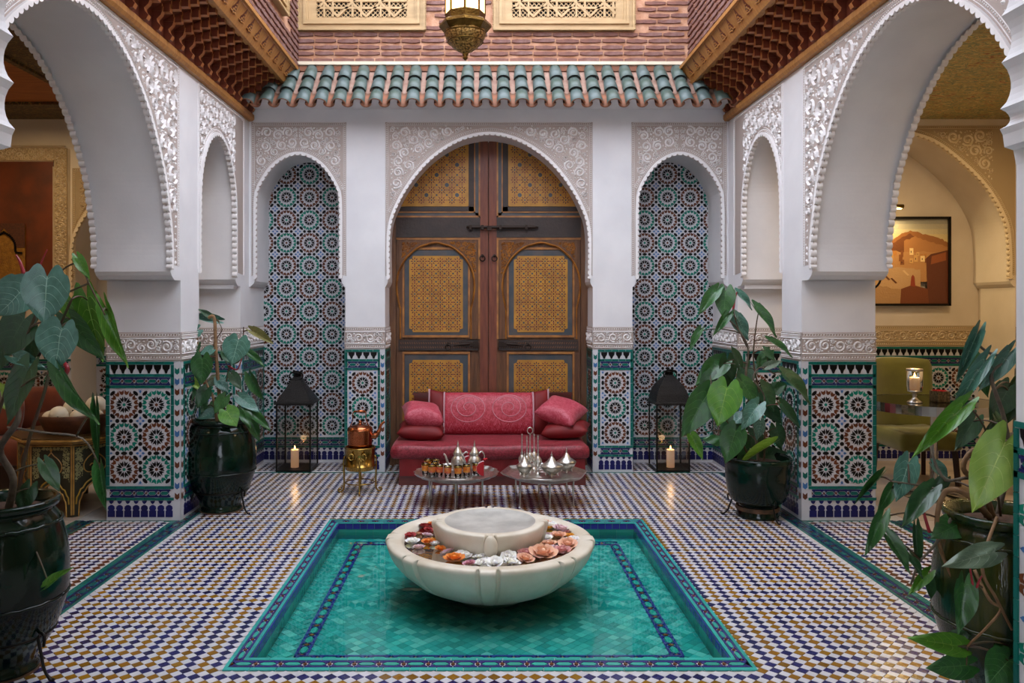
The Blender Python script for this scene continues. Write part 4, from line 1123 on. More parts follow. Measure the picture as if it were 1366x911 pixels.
fl_list = [('red',238,125,44,'largest red rose at the back left of the bowl'),('red',290,152,28,'small red rose tucked behind the largest red one'),('orange',312,120,26,'orange rose beside the red roses at the back left'),('dusky pink',345,92,28,'dusky pink rose by the back left rim'),('orange',402,76,16,'tiny orange rosebud at the far left end of the roses'),
('red',172,192,38,'red rose at the far left of the bowl'),('peach',222,176,24,'peach rose just right of the leftmost red rose'),('pale pink',282,186,32,'pale pink rose against the left side of the centre basin'),('dark red',350,190,24,'dark red rose under the left corner of the centre basin'),('white',190,226,42,'white rose nearest the left rim'),
('pale pink',230,262,36,'pale pink rose in front of the leftmost white rose'),('orange',290,230,42,'orange rose left of the centre basin'),('white',362,236,30,'small white rose touching the centre basin on the left'),('yellow',345,214,22,'yellow rosebud behind the small white rose on the left'),('orange',402,263,32,'orange rose between a pink and a small white rose on the left'),
('pale pink',447,280,42,'pale pink rose left of the front spout'),('orange',452,336,62,'largest orange rose near the front left rim'),('white',522,305,50,'white rose next to the pale pink one left of the spout'),('pink',545,362,38,'pink rose by the front rim beside the big orange rose'),('white',628,302,44,'white rose directly left of the front spout'),
('white',615,362,46,'white rose on the front rim left of the spout'),('white',648,335,36,'white rose in the middle of the front cluster'),('white',706,357,50,'white rose on the front rim below the spout'),('white',792,318,48,'white rose directly right of the front spout'),('white',812,357,52,'white rose on the front rim right of the spout'),
('dusky pink',862,287,52,'dusky pink rose right of the spout against the centre basin'),('peach',898,335,52,'peach rose on the front right rim beside the white roses'),('peach',1010,305,82,'largest peach rose at the front right'),('dusky pink',965,270,42,'dusky pink rose behind the largest peach rose'),('peach',1045,244,48,'peach rose in the middle of the right side'),
('dusky pink',1130,285,52,'dusky pink rose right of the largest peach rose'),('peach',1165,245,56,'peach rose near the right rim'),('white',1210,220,42,'white rose nearest the right rim'),('yellow',1178,190,30,'yellow rose near the right rim'),('peach',1105,190,46,'peach rose behind the yellow one on the right'),
('white',1022,205,38,'white rose touching the right side of the centre basin'),('pale pink',1160,152,56,'large pale pink rose at the back right'),('pale pink',1045,180,28,'small pale pink rose beside the right corner of the centre basin'),('yellow',1050,140,24,'yellow rosebud at the back right of the centre basin'),('peach',1062,102,42,'peach rose at the back right rim'),
('pink',1000,80,38,'pink rose behind the centre basin on the right'),('white',1112,120,42,'white rose at the back right'),('pale pink',1090,270,34,'pale pink rose between the two large peach roses'),('dusky pink',1215,165,30,'dusky pink rose at the right end of the back rim'),('pink',925,66,20,'small pink rosebud hidden at the back of the bowl')]
for i, (c, zx, zy, r, lab) in enumerate(fl_list):
    px = 510+zx*.2123; py = 670+zy*.2123; zz = .222; Y = F*(CH-zz)/(py-VY); X = (px-VX)*Y/F
    dx, dy = X-FX, Y-FY; d = sqrt(dx*dx+dy*dy); rad = r*.2123*Y/F*.95
    lo_, hi_ = .31+rad*.3, .475-rad*.35
    if d < lo_ or d > hi_: k = (lo_ if d < lo_ else hi_)/d; X, Y = FX+dx*k, FY+dy*k
    o = link('rose', RM[c], None, (X, Y, .199), label=lab, cat='flower', group='roses floating in the fountain bowl')
    o.scale = (rad*1.4, rad*1.4, rad*1.15); rr = random.Random(i); o.rotation_euler = (rr.uniform(-.25, .35), rr.uniform(-.2, .2), rr.uniform(0, 6.28))
# ================================================================== SOFA AND CUSHIONS
def fabric(name, c1, c2, sc_=30, sharp=.04, dist=2.5, rough=.5, sheen=.08):
    m = mat(name, c1, rough, c2=c2, nscale=sc_, sheen=sheen, bump=.15, bscale=220)
    for n in m.node_tree.nodes:
        if n.type == 'VALTORGB': n.color_ramp.elements[0].position = .5-sharp; n.color_ramp.elements[1].position = .5+sharp
        if n.type == 'TEX_NOISE' and abs(n.inputs['Scale'].default_value-sc_) < .01: n.inputs['Distortion'].default_value = dist; n.inputs['Detail'].default_value = 1
    return m
M['damask'] = fabric('rose_red_damask', '#9a1428', '#b23e4e', 26)
M['damask2'] = fabric('crimson_damask', '#700a18', '#8a2230', 30)
M['velvet'] = mat('crimson_velvet', '#780409', .65, c2='#640308', nscale=5)
M['pinkv'] = fabric('pink_red_damask', '#a83245', '#b8505f', 20, dist=3)
M['mahog'] = mat('red_brown_painted_sofa_wood', '#5c1d14', .35, c2='#4c170f', nscale=6, stretch=(1, 1, 5))
M['trimf'] = mat('pale_woven_trim', '#b08a90', .8, bump=.3, bscale=200)
sofa = thing('sofa', 'low crimson upholstered sofa with a red-brown wooden back in front of the painted doors', 'sofa', (.10, 6.98, 0))
def S(a, b): return (a[0]-.10, a[1]-6.98, a[2]), (b[0]-.10, b[1]-6.98, b[2])
m = MB(); m.box(*S((-.693, 6.60, 0), (.893, 7.40, .085))); m.box(*S((-.66, 6.64, .085), (.86, 7.38, .24))); m.build('frame', M['mahog'], sofa)
m = MB(); m.sm = True
N_ = 60
for z0, z1, o0, o1 in ((.085, .23, .006, .0),):
    A = []; B = []
    for k in range(N_+1):
        x = -.685+1.57*k/N_; y = 6.60-.012+.004*sin(k*1.3); A.append(m.av((x-.1, y-6.98-.004, z0))); B.append(m.av((x-.1, y-6.98, z1)))
    for k in range(N_): m.face((A[k], A[k+1], B[k+1], B[k]))
m.box(*S((-.688, 6.595, .086), (-.66, 7.38, .23))); m.box(*S((.86, 6.595, .086), (.888, 7.38, .23)))
m.build('valance', M['velvet'], sofa)
m = MB(); m.box(*S((-.63, 7.38, 0), (.86, 7.425, .70))); m.box(*S((-.64, 7.375, .68), (.87, 7.435, .705))); m.build('backrest', M['mahog'], sofa)
def softslab(a, b, bul=.03, nx=24, ny=12, seed=1, sag=.012):
    """soft mattress with rounded edges"""
    m = MB(); m.sm = True; (x0, y0, z0), (x1, y1, z1) = a, b; zc = (z0+z1)/2; hz = (z1-z0)/2; rr = random.Random(seed)
    rings = []
    cx_, cy_ = (x0+x1)/2, (y0+y1)/2
    for k, (ins, zz) in enumerate(((.03, -1), (.008, -.75), (0, -.2), (0, .3), (.01, .8), (.035, 1))):
        ring = []
        for i in range(nx): ring.append((x0+ins+(x1-x0-2*ins)*i/nx, y0+ins))
        for i in range(ny): ring.append((x1-ins, y0+ins+(y1-y0-2*ins)*i/ny))
        for i in range(nx): ring.append((x1-ins-(x1-x0-2*ins)*i/nx, y1-ins))
        for i in range(ny): ring.append((x0+ins, y1-ins-(y1-y0-2*ins)*i/ny))
        rings.append([m.av((x, y+.004*sin(x*22+seed), zc+hz*zz+.005*sin(x*13+y*9+seed))) for x, y in ring])
    n = len(rings[0])
    for A, B in zip(rings, rings[1:]):
        for k in range(n): m.face((A[k], A[(k+1) % n], B[(k+1) % n], B[k]))
    m.face(rings[0][::-1])
    g = [[m.av((x0+.04+(x1-x0-.08)*i/nx, y0+.04+(y1-y0-.08)*j/ny, z1-sag*sin(pi*i/nx)*sin(pi*j/ny)+.004*sin(i*1.7)*sin(j*2.1))) for i in range(nx+1)] for j in range(ny+1)]
    for A, B in zip(g, g[1:]):
        for k in range(nx): m.face((A[k], A[k+1], B[k+1], B[k]))
    m.face(rings[-1])
    return m
softslab((-.86, -.42, .228), (.82, .40, .345), seed=2).build('seat_cushion', M['damask2'], sofa)
m = MB()
for k in range(42): m.obox((-.855+k*.0405, -.425, .285), (-.835+k*.0405, -.425, .30), .006, .02)
def pillow(w_, h_, t, n=14, seed=0, pinch=.10):
    m = MB(); m.sm = True; rr = random.Random(seed)
    for sgn in (1, -1):
        g = []
        for i in range(n+1):
            row = []
            for j in range(n+1):
                u = -1+2*i/n; v = -1+2*j/n
                e = (1-u**4)*(1-v**4); z = sgn*t/2*max(0, e)**.55
                k = 1-pinch*(1-abs(u*v))*(max(abs(u), abs(v))**2)
                z += .006*sin(5*u+seed)*sin(4*v+seed*2)*e
                row.append(m.av((u*w_/2*k, v*h_/2*k, z)))
            g.append(row)
        for A, B in zip(g, g[1:]):
            for k in range(n): m.face((A[k], A[k+1], B[k+1], B[k]) if sgn > 0 else (A[k], B[k], B[k+1], A[k+1]))
    return m
def cushion(name, mb, mt, loc, rot_, label, trim=None, group=None):
    o = mb.build(name, mt, None, loc, label=label, cat='cushion', group=group, fix=True); o.rotation_euler = rot_; return o
cushion('cushion', pillow(.42, .42, .15, seed=1), M['velvet'], (-.53, 6.98, .415), (.05, .06, .05), 'flat crimson velvet cushion under the pink one at the left end of the sofa', group='side cushions on the sofa')
cushion('cushion', pillow(.36, .36, .19, seed=2), M['pinkv'], (-.52, 6.98, .555), (.18, .14, .2), 'rose pink cushion on top at the left end of the sofa', group='side cushions on the sofa')
cushion('cushion', pillow(.42, .42, .14, seed=3), M['velvet'], (.77, 7.0, .42), (.02, -.08, -.2), 'flat crimson velvet cushion under the pink one at the right end of the sofa', group='side cushions on the sofa')
cushion('cushion', pillow(.38, .38, .18, seed=4), M['pinkv'], (.73, 7.02, .575), (.28, .28, -.45), 'tilted rose pink cushion on top at the right end of the sofa', group='side cushions on the sofa')
bol = thing('bolster_cushion', 'wide rose red damask back cushion with pale woven trims against the sofa back', 'cushion', (.075, 7.22, .53)); bol.rotation_euler = (-.22, 0, 0)
def bolster(x0, x1, n, hf, df):
    m = MB(); m.sm = True; rings = []
    for i in range(n+1):
        x = x0+(x1-x0)*i/n; h, d = hf(x), df(x)
        rings.append([m.av((x, d*cos(2*pi*k/24)*(1 if abs(cos(2*pi*k/24)) < .99 else 1), h*(abs(sin(2*pi*k/24))**.75)*(1 if sin(2*pi*k/24) > 0 else -1))) for k in range(24)])
    for A, B in zip(rings, rings[1:]):
        for k in range(24): m.face((A[k], A[(k+1) % 24], B[(k+1) % 24], B[k]))
    m.face(rings[0][::-1]); m.face(rings[-1]); return m
hf = lambda x: .195+.03*max(0, (abs(x)-.40)/.16); df = lambda x: .10*sqrt(max(.01, 1-(abs(x)/.57)**4))
bolster(-.42, .42, 20, hf, df).build('cover', M['damask'], bol)
bolster(.42, .55, 5, hf, df).build('end_panel', M['velvet'], bol); bolster(-.55, -.42, 5, hf, df).build('end_panel', M['velvet'], bol)
for a in (-.418, .403, .548, -.56): bolster(a, a+.016, 1, lambda x: hf(x)+.004, lambda x: df(x)+.005).build('trim', M['trimf'], bol)
sw = MB(); fS = lambda u, v, w: (u, -(df(u)*sqrt(max(0, 1-(abs(v)/hf(u))**2.4)))-.002-w, v)
for s in (-1, 1):
    pts = []
    for k in range(46):
        t = k/45; a = pi*.2+t*pi*3.1; r = .135*(1-.78*t); pts.append((s*(.19-r*cos(a)*.95), .045+r*sin(a)*.85))
    ribbon(sw, fS, pts, .008, .004)
    pts = [(s*(.19+.155*cos(2*pi*k/30)), .04+.125*sin(2*pi*k/30)) for k in range(31)]; ribbon(sw, fS, pts, .008, .004)
    for k in range(3):
        x = s*(.08+.12*k); ribbon(sw, fS, [(x-.05, -.16), (x-.02, -.10), (x, -.155), (x+.02, -.10), (x+.05, -.16)], .006, .003)
sw.build('embroidery', mat('pale_pink_embroidery', '#c4808a', .7), bol)
# ================================================================== TRAY TABLES
M['silver'] = mat('silver_metal', '#d2cec8', .3, metal=1, c2='#b5b0a8', nscale=30, bump=.1, bscale=150)
M['tsilver'] = mat('tarnished_silver', '#6f6a60', .32, metal=1, c2='#9a948a', nscale=18, bump=.5, bscale=90)
M['brass'] = mat('polished_brass', '#a88a48', .22, metal=1, c2='#8f7238', nscale=12)
M['abrass'] = mat('antique_brass', '#7c5f2c', .35, metal=1, c2='#5a4320', nscale=20, bump=.4, bscale=120)
M['copper'] = mat('polished_copper', '#b06a45', .2, metal=1, c2='#96502f', nscale=10)
def tray_table(loc, label, rf, R, n, rz=0):
    t = thing('tray_table', label, 'table', loc, rz, group='silver tray tables in front of the sofa')
    m = MB(); m.lathe([(.01, .222), (R*.82, .222), (R*.9, .228), (R*.98, .248), (R, .246), (R*.93, .226), (R*.84, .214), (.01, .214)], n=n, rf=rf, cap=False); m.build('tray', M['silver'], t)
    m = MB()
    for q in (R*.3, R*.55, R*.8): m.lathe([(q-.004, .2221), (q, .2245), (q+.004, .2221)], n=48, cap=False)
    for k in range(24):
        a = 2*pi*k/24; teardrop(m, lambda u, v, w: (u, v, .222+w), R*.4*cos(a), R*.4*sin(a), a, R*.12, .02, .002)
    m.build('engraving', M['silver'], t)
    for k in range(6):
        a = pi/6+pi/3*k; m = MB(); q = R*.72
        m.tube([(q*cos(a), q*sin(a), .214), (q*.98*cos(a), q*.98*sin(a), .12), (q*1.0*cos(a), q*1.0*sin(a), .012), (q*1.02*cos(a), q*1.02*sin(a), 0)], [.007, .006, .006, .009], 8)
        m.build('leg', M['silver'], t)
    m = MB(); q = R*.71
    m.tube([(q*cos(2*pi*k/24), q*sin(2*pi*k/24), .205) for k in range(25)], .005, 6); m.build('ring', M['silver'], t)
    return t
T1 = (-.185, 6.0); T2 = (.49, 6.0); TZ = .2225
tray_table((T1[0], T1[1], 0), 'round scalloped silver tray table carrying the tea glasses and teapots', lambda r, z, a: r*(1+(.022*cos(a*20) if r > .28 else 0)), .325, 120)
def octf(r, z, a):
    q = pi/8; d = ((a+q) % (2*q))-q
    return r*cos(q)/cos(d)*1.04 if r > .02 else r
def octf8(r, z, a):
    d = (a % (pi/4))-pi/8; return r*cos(pi/8)/cos(d)*1.04 if r > .02 else r
tray_table((T2[0], T2[1], 0), 'octagonal silver tray table carrying sprinklers and lidded bowls', octf8, .33, 96, rz=.1)
M['tglass'] = glassmat('clear_tea_glass', (.93, .90, .88), 1.5, .03)
M['gorange'] = mat('orange_gilt_glass_band', '#e0681c', .35, c2='#e09a3a', nscale=60)
M['gred'] = mat('red_gilt_glass_band', '#c42020', .35, c2='#d8803a', nscale=55)
M['gamber'] = mat('amber_gilt_glass_band', '#dc8a2a', .35, c2='#c8503a', nscale=60)
def tea_glass(loc, col, label):
    t = thing('tea_glass', label, 'glass', loc, 0, group='tea glasses on the round silver tray'); t.scale = (1.15, 1.15, 1.3)
    m = MB(); m.sm = True; m.lathe([(.0005, 0), (.019, 0), (.021, .006), (.0225, .025), (.0255, .062), (.0265, .070), (.0255, .070), (.0245, .062), (.0215, .025), (.018, .008), (.0005, .006)], n=20, cap=False); m.build('body', M['tglass'], t)
    m = MB(); m.sm = True; m.lathe([(.0234, .028), (.0262, .060)], n=20, cap=False); m.build('band', M[col], t)
    m = MB(); m.sm = True; m.lathe([(.0264, .064), (.0272, .0705), (.026, .0712)], n=20, cap=False); m.build('rim', M['brass'], t)
def at(zx, zy, x0, y0, s, z):
    px = x0+zx*s; py = y0+zy*s; Y = F*(CH-z)/(py-VY); return ((px-VX)*Y/F, Y, z)
for zx, zy, c, lab in ((375, 690, 'gred', 'red tea glass at the front left of the row on the round tray'), (478, 700, 'gamber', 'amber tea glass second from the left in the front row'), (600, 705, 'gorange', 'orange tea glass in the middle of the front row'), (705, 690, 'gorange', 'orange tea glass just left of the red one in front of the second teapot'), (820, 672, 'gred', 'red tea glass at the right end of the row on the round tray'),
                       (285, 690, 'gamber', 'pale amber tea glass near the left rim of the round tray'), (205, 672, 'gorange', 'leftmost orange tea glass on the round tray'), (235, 620, 'gorange', 'orange tea glass at the back left of the round tray'), (330, 618, 'gamber', 'amber tea glass behind the row next to the teapot spout'), (320, 655, 'gred', 'red tea glass in the second row at the left of the round tray')):
    tea_glass(at(zx, zy, 545, 560, .1098, TZ), c, lab)
def teapot(loc, rz, label, s=1.0, extra=None):
    t = thing('teapot', label, 'teapot', loc, rz, group='silver teapots on the round tray'); t.scale = (1.1, 1.1, 1.3)
    m = MB(); m.sm = True; m.lathe([(.0005, .012), (.028, .012), (.045, .030), (.052, .055), (.046, .078), (.032, .094), (.029, .100), (.034, .106)], n=28, cap=False); m.build('body', M['silver'], t)
    m = MB(); m.sm = True; m.lathe([(.036, .105), (.037, .110), (.028, .122), (.018, .138), (.010, .150), (.006, .157), (.009, .163), (.005, .170), (.003, .185), (.0005, .192)], n=24, cap=False); m.build('lid', M['silver'], t)
    m = MB(); m.sm = True; m.tube(cat1([(-.045, 0, .040), (-.068, 0, .048), (-.080, 0, .075), (-.090, 0, .100), (-.102, 0, .108)], 3), [.012]*3+[.009]*3+[.007]*3+[.006]*3+[.007], 10); m.build('spout', M['silver'], t)
    m = MB(); m.sm = True; m.tube(cat1([(.034, 0, .104), (.06, 0, .118), (.080, 0, .095), (.076, 0, .060), (.048, 0, .045)], 4), .005, 8); m.build('handle', M['silver'], t)
    for k in range(4):
        a = pi/4+pi/2*k; m = MB(); m.tube([(.03*cos(a), .03*sin(a), .02), (.036*cos(a), .036*sin(a), .003)], [.004, .006], 6); m.build('foot', M['silver'], t)
    return t
teapot(at(600, 630, 545, 560, .1098, TZ), .1, 'silver teapot with a tall pointed lid standing behind the row of tea glasses')
tp2 = teapot(at(800, 630, 545, 560, .1098, TZ), .5, 'silver teapot beside the red and white pot holders on the round tray')
M['redcloth'] = mat('red_cloth', '#b01420', .7); M['whitecloth'] = mat('white_lace_cloth', '#d9cfcc', .8, c2='#c0808a', nscale=120)
p = at(915, 680, 545, 560, .1098, TZ)
ph = thing('pot_holder', 'red and white half-moon cloth pot holder standing at the right of the round tray', 'pot holder', p, 0, group='pot holders on the round tray')
m = MB(); pts = [(0, 0)]+[(-.055*sin(pi*k/14)*1.0, .055-.055*cos(pi*k/14)) for k in range(1, 14)]+[(0, .11)]; m.prism(pts, lambda u, v, w: (u, w, v), -.006, .006); m.build('pad', M['redcloth'], ph)
m = MB(); m.tube([(u, 0, v) for u, v in pts], .0055, 6); m.build('lace_edge', M['whitecloth'], ph)
m = MB(); m.sm = True; m.sphere((.004, 0, .125), .012, 8, 6); m.sphere((.02, 0, .128), .009, 8, 6); m.build('tassel', M['redcloth'], ph)
p = at(735, 640, 545, 560, .1098, TZ+.0)
ph = thing('pot_holder', 'white edged cloth pot holder with a red ribbon leaning on the second teapot', 'pot holder', (p[0]-.01, p[1]+.035, TZ), .2, group='pot holders on the round tray')
m = MB(); pts = [(0, .02)]+[(-.05*sin(pi*k/14), .08-.05*cos(pi*k/14)*1.2) for k in range(1, 14)]+[(.01, .145)]; m.prism(pts, lambda u, v, w: (u, w, v-.02), -.006, .006); m.build('pad', M['redcloth'], ph)
m = MB(); m.tube([(u, 0, v-.02) for u, v in pts], .0065, 6); m.build('lace_edge', M['whitecloth'], ph)
m = MB(); m.prism([(0, .12), (.045, .13), (.055, .165), (.015, .155), (-.005, .14)], lambda u, v, w: (u, w, v), -.004, .004); m.build('ribbon', M['redcloth'], ph)
def sprinkler(loc, label, H=.30, s=1.0, loop=False):
    t = thing('rosewater_sprinkler', label, 'sprinkler', loc, 0, group='silver rosewater sprinklers on the octagonal tray')
    m = MB(); m.sm = True; m.lathe([(.0005, 0), (.026, 0), (.024, .006), (.010, .018), (.007, .045), (.009, .055)], n=20, cap=False); m.build('foot', M['silver'], t)
    m = MB(); m.sm = True; m.lathe([(.007, .055), (.022, .072), (.030, .098), (.027, .118), (.014, .136), (.008, .150), (.011, .156), (.008, .162)], n=24, cap=False); m.build('body', M['silver'], t)
    m = MB(); m.sm = True; pr = [(.007, .16)]
    z = .17
    while z < H-.02: pr += [(.0045, z), (.0065, z+.008), (.0045, z+.016)]; z += .024
    pr += [(.004, H-.015), (.0075, H-.008), (.0005, H+.006)]
    m.lathe(pr, n=12, cap=False)
    if loop:
        m.tube([(.022*sin(2*pi*k/8), 0, H+.028-.026*cos(2*pi*k/8)) for k in range(9)], .004, 6)
    m.build('neck', M['silver'], t)
def at2(zx, zy, z=TZ): return at(zx, zy, 660, 560, .1098, z)
sprinkler(at2(330, 640), 'silver rosewater sprinkler at the left end of the group', .30)
sprinkler(at2(390, 650), 'silver rosewater sprinkler second from the left behind the small bowl', .29)
sprinkler(at2(428, 610), 'silver rosewater stand whose stem ends in an open loop', .285, loop=True)
sprinkler(at2(478, 600), 'silver rosewater sprinkler at the back beside the loop-topped one', .28)
sprinkler(at2(525, 660), 'silver rosewater sprinkler at the right end of the group', .30)
def lidded(loc, s, label):
    t = thing('lidded_bowl', label, 'bowl', loc, 0, group='lidded silver bowls on the octagonal tray'); t.scale = (.92, .92, 1.3)
    m = MB(); m.sm = True; m.lathe([(.0005, .010), (.03*s, .010), (.030*s, .018), (.055*s, .030), (.078*s, .052*1), (.082*s, .062), (.078*s, .066)], n=32, cap=False); m.build('body', M['tsilver'], t)
    m = MB(); m.sm = True; m.lathe([(.084*s, .064), (.083*s, .069), (.060*s, .078), (.035*s, .092), (.020*s, .108), (.011*s, .118), (.006, .122), (.009, .128), (.004, .134), (.002, .146), (.0005, .150)], n=32, cap=False); m.build('lid', M['silver'], t)
    for k in range(3):
        a = .4+2*pi/3*k; m = MB(); m.tube([(.045*s*cos(a), .045*s*sin(a), .028), (.05*s*cos(a), .05*s*sin(a), .003)], [.005, .008], 6); m.build('foot', M['silver'], t)
lidded(at2(362, 690), .82, 'smallest lidded silver bowl at the left of the octagonal tray')
lidded(at2(692, 692), 1.12, 'largest lidded silver bowl at the front of the octagonal tray')
lidded(at2(872, 640), .98, 'lidded silver bowl at the back right of the octagonal tray')
# ================================================================== BRAZIER AND KETTLE
BZ = (-.985, 6.36)
t = thing('brazier', 'round brass brazier on scrolled legs left of the sofa', 'brazier', (BZ[0], BZ[1], 0))
m = MB(); m.sm = True; m.lathe([(.0005, .19), (.112, .19), (.118, .196), (.119, .215), (.125, .218), (.125, .226), (.119, .229), (.121, .36), (.127, .366), (.127, .374), (.119, .378), (.113, .372), (.110, .25), (.0005, .24)], n=48, cap=False); m.build('drum', M['brass'], t)
for k in range(4):
    a = -pi/2+pi/2*k+.12; c, s = cos(a), sin(a); m = MB(); m.sm = True
    m.tube(cat1([(.122*c, .122*s, .30), (.132*c, .132*s, .25), (.128*c, .128*s, .12), (.13*c, .13*s, .04), (.155*c, .155*s, .008), (.175*c, .175*s, .02), (.165*c, .165*s, .038), (.15*c, .15*s, .03)], 4), .0075, 8); m.build('leg', M['brass'], t)
m = MB(); m.sm = True; m.tube([(.115*cos(2*pi*k/24), .115*sin(2*pi*k/24), .085) for k in range(25)], .005, 6); m.build('ring', M['brass'], t)
for s in (-1, 1):
    m = MB(); m.sm = True; m.tube([(s*.05+s*.02*cos(2*pi*k/12), -.122, .31+.025*sin(2*pi*k/12)) for k in range(13)], .005, 6); m.build('handle', M['brass'], t)
kt = thing('kettle', 'round copper kettle sitting on the brass brazier', 'kettle', (BZ[0], BZ[1], .374), 0)
m = MB(); m.sm = True; m.lathe([(.0005, 0), (.092, 0), (.098, .01), (.100, .13), (.103, .136), (.103, .143), (.098, .146)], n=40, cap=False); m.build('body', M['copper'], kt)
m = MB(); m.sm = True; m.lathe([(.101, .144), (.099, .158), (.07, .172), (.03, .183), (.012, .188), (.009, .196), (.014, .204), (.010, .213), (.0005, .216)], n=36, cap=False); m.build('lid', M['copper'], kt)
m = MB(); m.sm = True; m.tube(cat1([(.09, 0, .085), (.13, 0, .095), (.155, 0, .13), (.17, 0, .175), (.20, 0, .205)], 4), [.024]*5+[.018]*4+[.012]*4+[.010]*4, 12); m.build('spout', M['copper'], kt)
m = MB(); m.sm = True; m.tube(cat1([(-.085, 0, .15), (-.06, 0, .22), (-.05, 0, .285), (.04, 0, .288), (.05, 0, .22), (.085, 0, .15)], 4), .0045, 6); m.tube([(-.05, 0, .287), (.045, 0, .289)], .009, 8); m.build('handle', M['copper'], kt)
# ================================================================== FLOOR LANTERNS AND CANDLES
M['pane'] = glassmat('clear_lantern_pane', (.90, .92, .92), 1.45, .03)
M['wax'] = mat('white_candle_wax', '#e8ddcc', .5, trans=.6, emit='#ffb070', es=.12)  # slight emission puts the flame's glow into the wax
M['flame'] = mat('candle_flame', '#ffb050', .5, emit='#ffae55', es=14)
def candle(loc, r, h, label, cat='candle', light=2.0):
    t = thing('candle', label, cat, loc, 0)
    m = MB(); m.sm = True; m.lathe([(.0005, 0), (r, 0), (r, h-.004), (r*.93, h), (r*.8, h-.006), (.0005, h-.012)], n=24, cap=False); m.build('wax', M['wax'], t)
    m = MB(); m.tube([(0, 0, h-.012), (.001, 0, h+.006)], .0015, 5); m.build('wick', M['iron'], t)
    m = MB(); m.sm = True; m.lathe([(.0005, h+.002), (.005, h+.007), (.0065, h+.014), (.004, h+.025), (.0005, h+.038)], n=12, cap=False); m.build('flame', M['flame'], t)
    l = lamp('candle_light', (loc[0], loc[1], loc[2]+h+.05), light, (1, .6, .28), .03, 'POINT'); return t
def lantern(x0, x1, y0, y1, zt, za, dome, loc, label):
    t = thing('floor_lantern', label, 'lantern', loc, 0, group='black metal candle lanterns in the tiled niches')
    hw = (x1-x0)/2; hd = (y1-y0)/2
    m = MB(); m.box((-hw, -hd, .0), (hw, hd, .022)); m.build('base', M['iron'], t)
    m = MB()
    for a in (-1, 1):
        for b in (-1, 1): m.box((a*hw-.013*(a > 0)-.0, b*hd-.013*(b > 0), .02), (a*hw+.013*(a < 0), b*hd+.013*(b < 0), zt))
        m.box((-hw, a*hd-.013*(a > 0), zt-.02), (hw, a*hd+.013*(a < 0), zt)); m.box((a*hw-.013*(a > 0), -hd, zt-.02), (a*hw+.013*(a < 0), hd, zt))
    m.build('frame', M['iron'], t)
    for (a, b, c, d) in ((-hw+.01, -hd+.006, hw-.01, -hd+.006), (-hw+.01, hd-.006, hw-.01, hd-.006), (-hw+.006, -hd+.01, -hw+.006, hd-.01), (hw-.006, -hd+.01, hw-.006, hd-.01)):
        m = MB(); m.poly([(a, b, .022), (c, d, .022), (c, d, zt-.015), (a, b, zt-.015)]); m.build('pane', M['pane'], t)
    m = MB(); H = za-zt; rings = []
    pr = [(1.09, -.012), (1.09, 0), (.98, .04), (.78, .30), (.5, .62), (.26, .93), (.22, 1.0)] if not dome else [(1.09, -.012), (1.09, 0), (1.0, .05), (.92, .32), (.72, .62), (.42, .86), (.24, .98), (.22, 1.02)]
    for k, z in pr: rings.append([m.av((a*hw*k, b*hd*k, zt+z*(H if z > 0 else 1))) for a, b in ((-1, -1), (1, -1), (1, 1), (-1, 1))])
    for A, B in zip(rings, rings[1:]):
        for k in range(4): m.face((A[k], A[(k+1) % 4], B[(k+1) % 4], B[k]))
    m.face(rings[-1]); m.build('roof', M['lroof'], t)
    m = MB(); m.sm = True; m.lathe([(.035, za), (.04, za+.01), (.036, za+.03), (.055, za+.034), (.055, za+.04), (.0005, za+.05)], n=20, cap=False); m.build('cap', M['iron'], t)
    m = MB(); m.sm = True; m.tube([(.062*cos(2*pi*k/20), -.045+.03*sin(2*pi*k/20)*0+.0, za+.012+.042*sin(2*pi*k/20)) for k in range(21)], .006, 6)
    m.build('ring_handle', M['iron'], t)
M['lroof'] = mat('hammered_black_metal', '#2a2725', .38, metal=.8, bump=1.0, bscale=110)
lantern(0, .32, 0, .33, .635, .865, False, (-1.715, 7.29, 0), 'black glass-sided lantern with a straight pyramid roof in the left tiled niche')
lantern(0, .31, 0, .33, .635, .88, True, (1.765, 7.29, 0), 'black glass-sided lantern with a rounded roof in the right tiled niche')
candle((-1.735, 7.27, .022), .037, .165, 'lit white candle inside the lantern of the left niche', light=.3)
candle((1.775, 7.27, .022), .037, .165, 'lit white candle inside the lantern of the right niche', light=.3)
# ================================================================== HANGING LANTERN
HL = (-.088, 4.5)
t = thing('hanging_lantern', 'octagonal antique brass lantern with glowing panes hanging over the courtyard', 'lantern', (HL[0], HL[1], 2.94))
def o8(r, z, a): d = ((a) % (pi/4))-pi/8; return r*cos(pi/8)/cos(d)
m = MB(); m.lathe([(.112, .225), (.150, .205), (.152, .190), (.125, .158), (.112, .165)], n=64, rf=o8, cap=False); m.lathe([(.112, .225), (.118, .262), (.112, .262)], n=64, rf=o8, cap=False); m.build('gallery_ring', M['abrass'], t)
